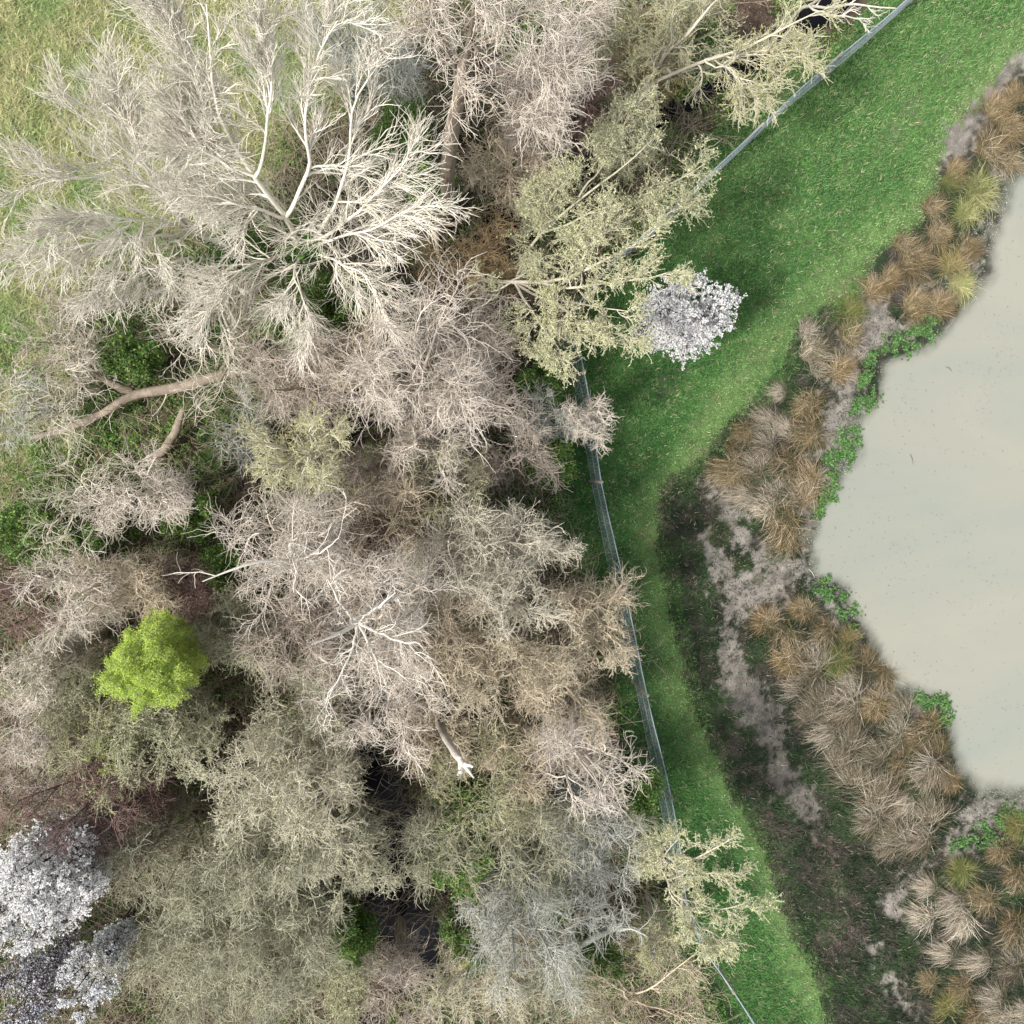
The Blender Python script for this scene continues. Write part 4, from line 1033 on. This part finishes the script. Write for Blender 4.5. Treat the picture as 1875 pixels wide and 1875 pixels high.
def build_tufts():
    rng = np.random.default_rng(77)
    protos = {}
    for key, (place, lst) in TUFTS.items():
        wind = {'north': 0.4, 'middle': 2.6, 'south': -0.9 + math.pi, 'corner': -0.5 + math.pi}[key]
        for k in set(q[3] for q in lst):
            protos[key, k] = [tuft_mesh(k, 600 + 10 * k + v + hash(len(key)) % 7, wind + v * 0.5) for v in range(3)]
        gh = ground_height(np.array([at(q[0], q[1]) for q in lst]))
        for (px, py, r, k), z in zip(lst, gh):
            p = at(px, py, 0.25)
            o = link(KINDS[k][4], protos[key, k][rng.integers(0, 3)], SEDGE if k not in (4,) else BLADE, loc=(p[0], p[1], max(z, WATER_Z - 0.02)))
            s = r * mpp(0.2) / (0.93 if k != 4 else 0.9)
            o.rotation_euler = (0, 0, rng.normal(0, 0.45) if k != 4 else rng.uniform(0, 6.28))
            q1, q2 = rng.uniform(0.8, 1.2, 2)
            o.scale = (s * q1, s * q2, s * 1.0)
            big = 'large ' if r >= 44 else ('small ' if r < 34 else '')
            tag(o, (big + KINDS[k][0] + ' in the ' + place), 'moss cushion' if k == 4 else 'grass tuft', KINDS[k][0] + 's, ' + place)


build_tufts()


# ------------------------------------------------------------------ grass, leaves, brambles and other growth nobody could count
def scatter(rng, n, box=(-60, 1960, -60, 1960)):
    q = np.column_stack([rng.uniform(box[0], box[1], n), rng.uniform(box[2], box[3], n)])
    d = np.column_stack([q[:, 0] - 937.5, 937.5 - q[:, 1], np.full(n, -FPX)]) @ RM.T
    P = np.array([0, 0, CAM_H]) + d * (CAM_H / -d[:, 2])[:, None]
    return P


def blades(rng, P, h, w, cols, lean=0.6, name='grass'):
    N = len(P)
    a = rng.uniform(0, 2 * np.pi, N)
    H = h * rng.uniform(0.5, 1.4, N)
    tip = P + np.stack([np.cos(a) * H * lean, np.sin(a) * H * lean, H], 1)
    s = np.stack([-np.sin(a), np.cos(a), np.zeros(N)], 1) * (w * rng.uniform(0.6, 1.3, N))[:, None]
    V = np.stack([P - s, P + s, tip], 1).reshape(-1, 3)
    F = np.arange(3 * N).reshape(-1, 3)
    return V, F, np.repeat(cols, 3, 0)


def stuff(name, label, V, F, c, mat):
    link(name, mesh_from(name, V, F, False, col=c), mat, label=label, kind='stuff')


def build_growth():
    rng = np.random.default_rng(900)
    # lawn / track grass
    P = scatter(rng, 520000, (960, 1960, -60, 1960))
    z = zones(P)
    p, pond, lawn, meadow, mud, earth, stream, track, wood = z
    n, n2 = fbm(P[:, 0], P[:, 1], 1.1, 31), fbm(P[:, 0], P[:, 1], 5, 32)
    m = (lawn < 8) & (mud > -4) & ((earth + n2 * 30 > 12) | (rng.random(len(P)) < 0.5)) & (rng.random(len(P)) < 0.92)
    P[:, 2] = ground_height(P, z) - 0.005
    base = mixc(np.tile(C(0.055, 0.155, 0.04), (len(P), 1)), C(0.12, 0.25, 0.07), smooth(0.35, 0.7, n2 * 0.5 + n * 0.5))
    base = mixc(base, C(0.23, 0.34, 0.12), smooth(60, 0, track + (n2 - .5) * 90) * (0.3 + 0.5 * n))
    base = mixc(base, C(0.22, 0.33, 0.12), smooth(620, 150, p[:, 1]) * 0.4)
    base = mixc(base, C(0.42, 0.38, 0.24), (rng.random(len(P)) < 0.07 + 0.25 * smooth(.6, .75, n2)).astype(float))
    base *= rng.uniform(0.5, 1.6, (len(P), 1))
    hgt = 0.045 + 0.035 * smooth(20, 60, track)
    V, F, c = blades(rng, P[m], hgt[m], 0.009, base[m], 1.1)
    stuff('grass', 'short green grass of the track and verge', V, F, c, BLADE)
    # weeds with wider leaves among it
    k = m & (n2 * .5 + n * .5 > 0.47) & (track > 40) & (rng.random(len(P)) < 0.2)
    V, F, c = leafs(rng, P[k] + [0, 0, .03], 0.07, [(0.07, 0.20, 0.045), (0.10, 0.26, 0.06), (0.05, 0.16, 0.05)], 0.6, 0.3)
    stuff('weeds', 'broad-leaved weeds scattered through the long grass', V, F, c, LEAF)
    # meadow
    P = scatter(rng, 330000, (-60, 900, -60, 1080))
    z = zones(P)
    p, pond, lawn, meadow, mud, earth, stream, track, wood = z
    n2 = fbm(P[:, 0], P[:, 1], 6, 42); n3 = fbm(P[:, 0], P[:, 1], 1.0, 43)
    m = (meadow < 40)
    P[:, 2] = ground_height(P, z) - 0.005
    base = mixc(np.tile(C(0.27, 0.33, 0.12), (len(P), 1)), C(0.50, 0.46, 0.27), smooth(0.3, 0.7, n2 * .5 + .5 * rng.random(len(P))))
    base = mixc(base, C(0.17, 0.31, 0.09), smooth(0.55, 0.72, n3) * 0.6)
    base *= rng.uniform(0.6, 1.45, (len(P), 1))
    V, F, c = blades(rng, P[m], 0.08 + 0.05 * n2[m], 0.010, base[m], 1.3)
    stuff('meadow_grass', 'rough straw and green grass of the meadow', V, F, c, BLADE)
    # bank moss and heath
    P = scatter(rng, 300000, (1180, 1960, 560, 1960))
    z = zones(P)
    p, pond, lawn, meadow, mud, earth, stream, track, wood = z
    n2 = fbm(P[:, 0], P[:, 1], 4, 52); n3 = fbm(P[:, 0], P[:, 1], 1.6, 53)
    m = (lawn > -10 - 12 * rng.random(len(P))) & (pond > 14) & (mud + (fbm(P[:, 0], P[:, 1], 8, 23, 3) - .5) * 60 + (fbm(P[:, 0], P[:, 1], 3.1, 22) - .5) * 50 > -6 - 60 * (rng.random(len(P)) < .10)) & (wood > 0)
    P[:, 2] = ground_height(P, z) - 0.005
    base = mixc(np.tile(C(0.026, 0.046, 0.02), (len(P), 1)), C(0.085, 0.08, 0.06), smooth(0.44, 0.62, n2))
    base = mixc(base, C(0.045, 0.10, 0.03), smooth(0.52, 0.66, n3) * 0.7)
    base = mixc(base, C(0.32, 0.28, 0.2), (rng.random(len(P)) < 0.035).astype(float))
    base *= rng.uniform(0.55, 1.5, (len(P), 1))
    V, F, c = blades(rng, P[m], 0.10, 0.008, base[m], 1.0)
    stuff('bank_grass', 'dark moss and short grass on the pond bank', V, F, c, BLADE)
    # wood floor: ivy and dead leaves
    P = scatter(rng, 330000, (-60, 1560, -60, 1960))
    z = zones(P)
    p, pond, lawn, meadow, mud, earth, stream, track, wood = z
    n2 = fbm(P[:, 0], P[:, 1], 0.8, 62); n3 = fbm(P[:, 0], P[:, 1], 3.5, 63)
    glade = sd_poly(p, [(0, 640), (200, 560), (520, 600), (430, 760), (420, 1030), (330, 1080), (0, 1060)])
    green = np.clip(smooth(0.42, 0.54, n2 * .6 + n3 * .4) + 0.7 * smooth(30, -30, glade), 0, 1)
    m = (wood < 6) & (stream > 6)
    P[:, 2] = ground_height(P, z)
    g = m & (rng.random(len(P)) < green)
    Q_ = P[g].copy(); Q_[:, 2] += rng.uniform(0, 0.35, len(Q_)) * smooth(.4, .7, n3[g])
    V, F, c = leafs(rng, Q_, 0.07, [(0.08, 0.18, 0.04), (0.13, 0.25, 0.055), (0.19, 0.31, 0.08), (0.26, 0.32, 0.12)], 0.6, 0.5)
    stuff('ground_ivy', 'green ivy and nettles on the woodland floor', V, F, c, LEAF)
    b = m & ~g & (rng.random(len(P)) < 0.55)
    V, F, c = leafs(rng, P[b] + [0, 0, .01], 0.07, [(0.22, 0.15, 0.10), (0.14, 0.09, 0.065), (0.32, 0.24, 0.17), (0.10, 0.07, 0.06)], 0.6, 0.2)
    stuff('leaf_litter', 'brown fallen leaves on the woodland floor', V, F, c, LEAF)
    # brambles and saplings
    P = scatter(rng, 15000, (-60, 1300, -60, 1960))
    z = zones(P)
    glade = sd_poly(z[0], [(0, 640), (200, 560), (520, 600), (430, 760), (420, 1030), (330, 1080), (0, 1060)])
    P[:, 2] = ground_height(P, z)
    m = (z[8] < -18) & (z[6] > 0) & (z[3] > -10) & ((glade > 0) | (rng.random(len(P)) < 0.3))
    P = P[m]
    N = len(P)
    d = norm(np.column_stack([rng.normal(0, 0.7, (N, 2)), rng.uniform(0.6, 1.4, N)]))
    P1, R1 = grow(rng, P, d, rng.uniform(0.6, 1.8, N), np.full(N, .008), np.full(N, .005), 7, .16, -0.9, 1.0)
    s, d, tt, rr = spawn(rng, P1, R1, 4, 0.25, 45)
    P2, R2 = grow(rng, s, d, rng.uniform(0.2, 0.6, len(s)), np.full(len(s), .006), np.full(len(s), .004), 4, .2, 0.1, .8)
    t = Tubes(); t.add(P1, R1, 3); t.add(P2, R2, 3)
    link('undergrowth', t.mesh('undergrowth'), bark('bramble stems', (0.42, 0.36, 0.26), (0.24, 0.20, 0.14)), kind='stuff', label='arching brown bramble and sapling stems under the trees')
    # bright marsh plants along the shore
    shore = [[(1700, 602, 20), (1660, 622, 22), (1630, 640, 14)], [(1598, 650, 14), (1592, 690, 16), (1588, 720, 20), (1575, 750, 14)], [(1560, 800, 18), (1545, 835, 24), (1525, 845, 14)],
             [(1520, 880, 16), (1515, 905, 20), (1508, 930, 10)], [(1510, 1080, 16), (1540, 1100, 26), (1560, 1130, 20), (1560, 1150, 12)], [(1690, 1280, 10), (1722, 1302, 22), (1735, 1320, 12)], [(1860, 1490, 20), (1800, 1530, 20), (1740, 1545, 10)]]
    names = ['bright green marsh plants at the north inlet of the pond', 'bright green marsh plants strung down the muddy shore', 'rounded patch of bright green marsh plants on the west shore',
             'narrow patch of bright marsh plants above the muddy beach', 'dull green marsh plants below the muddy beach', 'dark green marsh plants on the south-west point', 'sparse green plants in the gravel inlet']
    for b_, nm in zip(shore, names):
        A = np.array(b_)
        P = scatter(rng, 60000, (A[:, 0].min() - 60, A[:, 0].max() + 60, A[:, 1].min() - 60, A[:, 1].max() + 60))
        z = zones(P)
        d_ = dist_blobs(z[0], b_) + 4 + (fbm(P[:, 0], P[:, 1], 4, 81) - .5) * 40 + rng.normal(0, 5, len(P))
        m = (d_ < 0) & (rng.random(len(P)) < 0.5) & (fbm(P[:, 0], P[:, 1], 7, 82, 2) > .47)
        P[:, 2] = np.maximum(ground_height(P, z), WATER_Z) + rng.uniform(0, 0.07, len(P))
        V, F, c = leafs(rng, P[m], 0.055, [(0.11, 0.22, 0.07), (0.17, 0.31, 0.10), (0.07, 0.16, 0.05)], 0.8, 0.3)
        stuff('marsh_plants', nm, V, F, c, LEAF)
    # pebbles and bits along the wet shore, specks on the water
    P = scatter(rng, 60000, (1440, 1960, 240, 1700))
    z = zones(P)
    m = (np.abs(z[1] - 16) < 26) & (z[4] < 14) & (rng.random(len(P)) < .8)
    P[:, 2] = np.maximum(ground_height(P, z), WATER_Z) + .004
    V, F, c = leafs(rng, P[m], 0.030, [(0.30, 0.30, 0.27), (0.12, 0.12, 0.10), (0.42, 0.40, 0.36), (0.10, 0.16, 0.07)], 0.8, 0.1)
    stuff('shore_debris', 'pebbles and wet debris strewn along the water line', V, F, c, BLADE)
    P = scatter(rng, 3200, (1480, 1960, 320, 1480))
    z = zones(P)
    m = (z[1] < -20) & (rng.random(len(P)) < 0.25 + 0.75 * (fbm(P[:, 0], P[:, 1], 1.2, 91) > .55))
    P[:, 2] = WATER_Z + .004
    V, F, c = leafs(rng, P[m], 0.034, [(0.17, 0.16, 0.12), (0.21, 0.20, 0.16)], 0.6, 0.02, 0.02)
    stuff('pond_debris', 'tiny dark specks floating on the milky pond', V, F, c, BLADE)
    for i, (a, b_, lab) in enumerate([((1667, 832), (1672, 850), 'dark twig floating on the milky water'), ((1481, 1042), (1492, 1058), 'pale stick lying at the tip of the muddy beach'),
                                      ((1733, 672), (1743, 680), 'short dark twig on the upper part of the pond')]):
        A, B = at(*a, WATER_Z + .01), at(*b_, WATER_Z + .015)
        t = Tubes(); m_ = (A + B) / 2 + [0.01, 0.02, 0]
        t.add(np.array([[A, m_, B]]) - A, np.array([[.007, .009, .003]]), 5)
        link('stick', t.mesh('stick'), MATS['deadwhite'] if i == 1 else MATS['purple'], label=lab, cat='stick', loc=A)


build_growth()
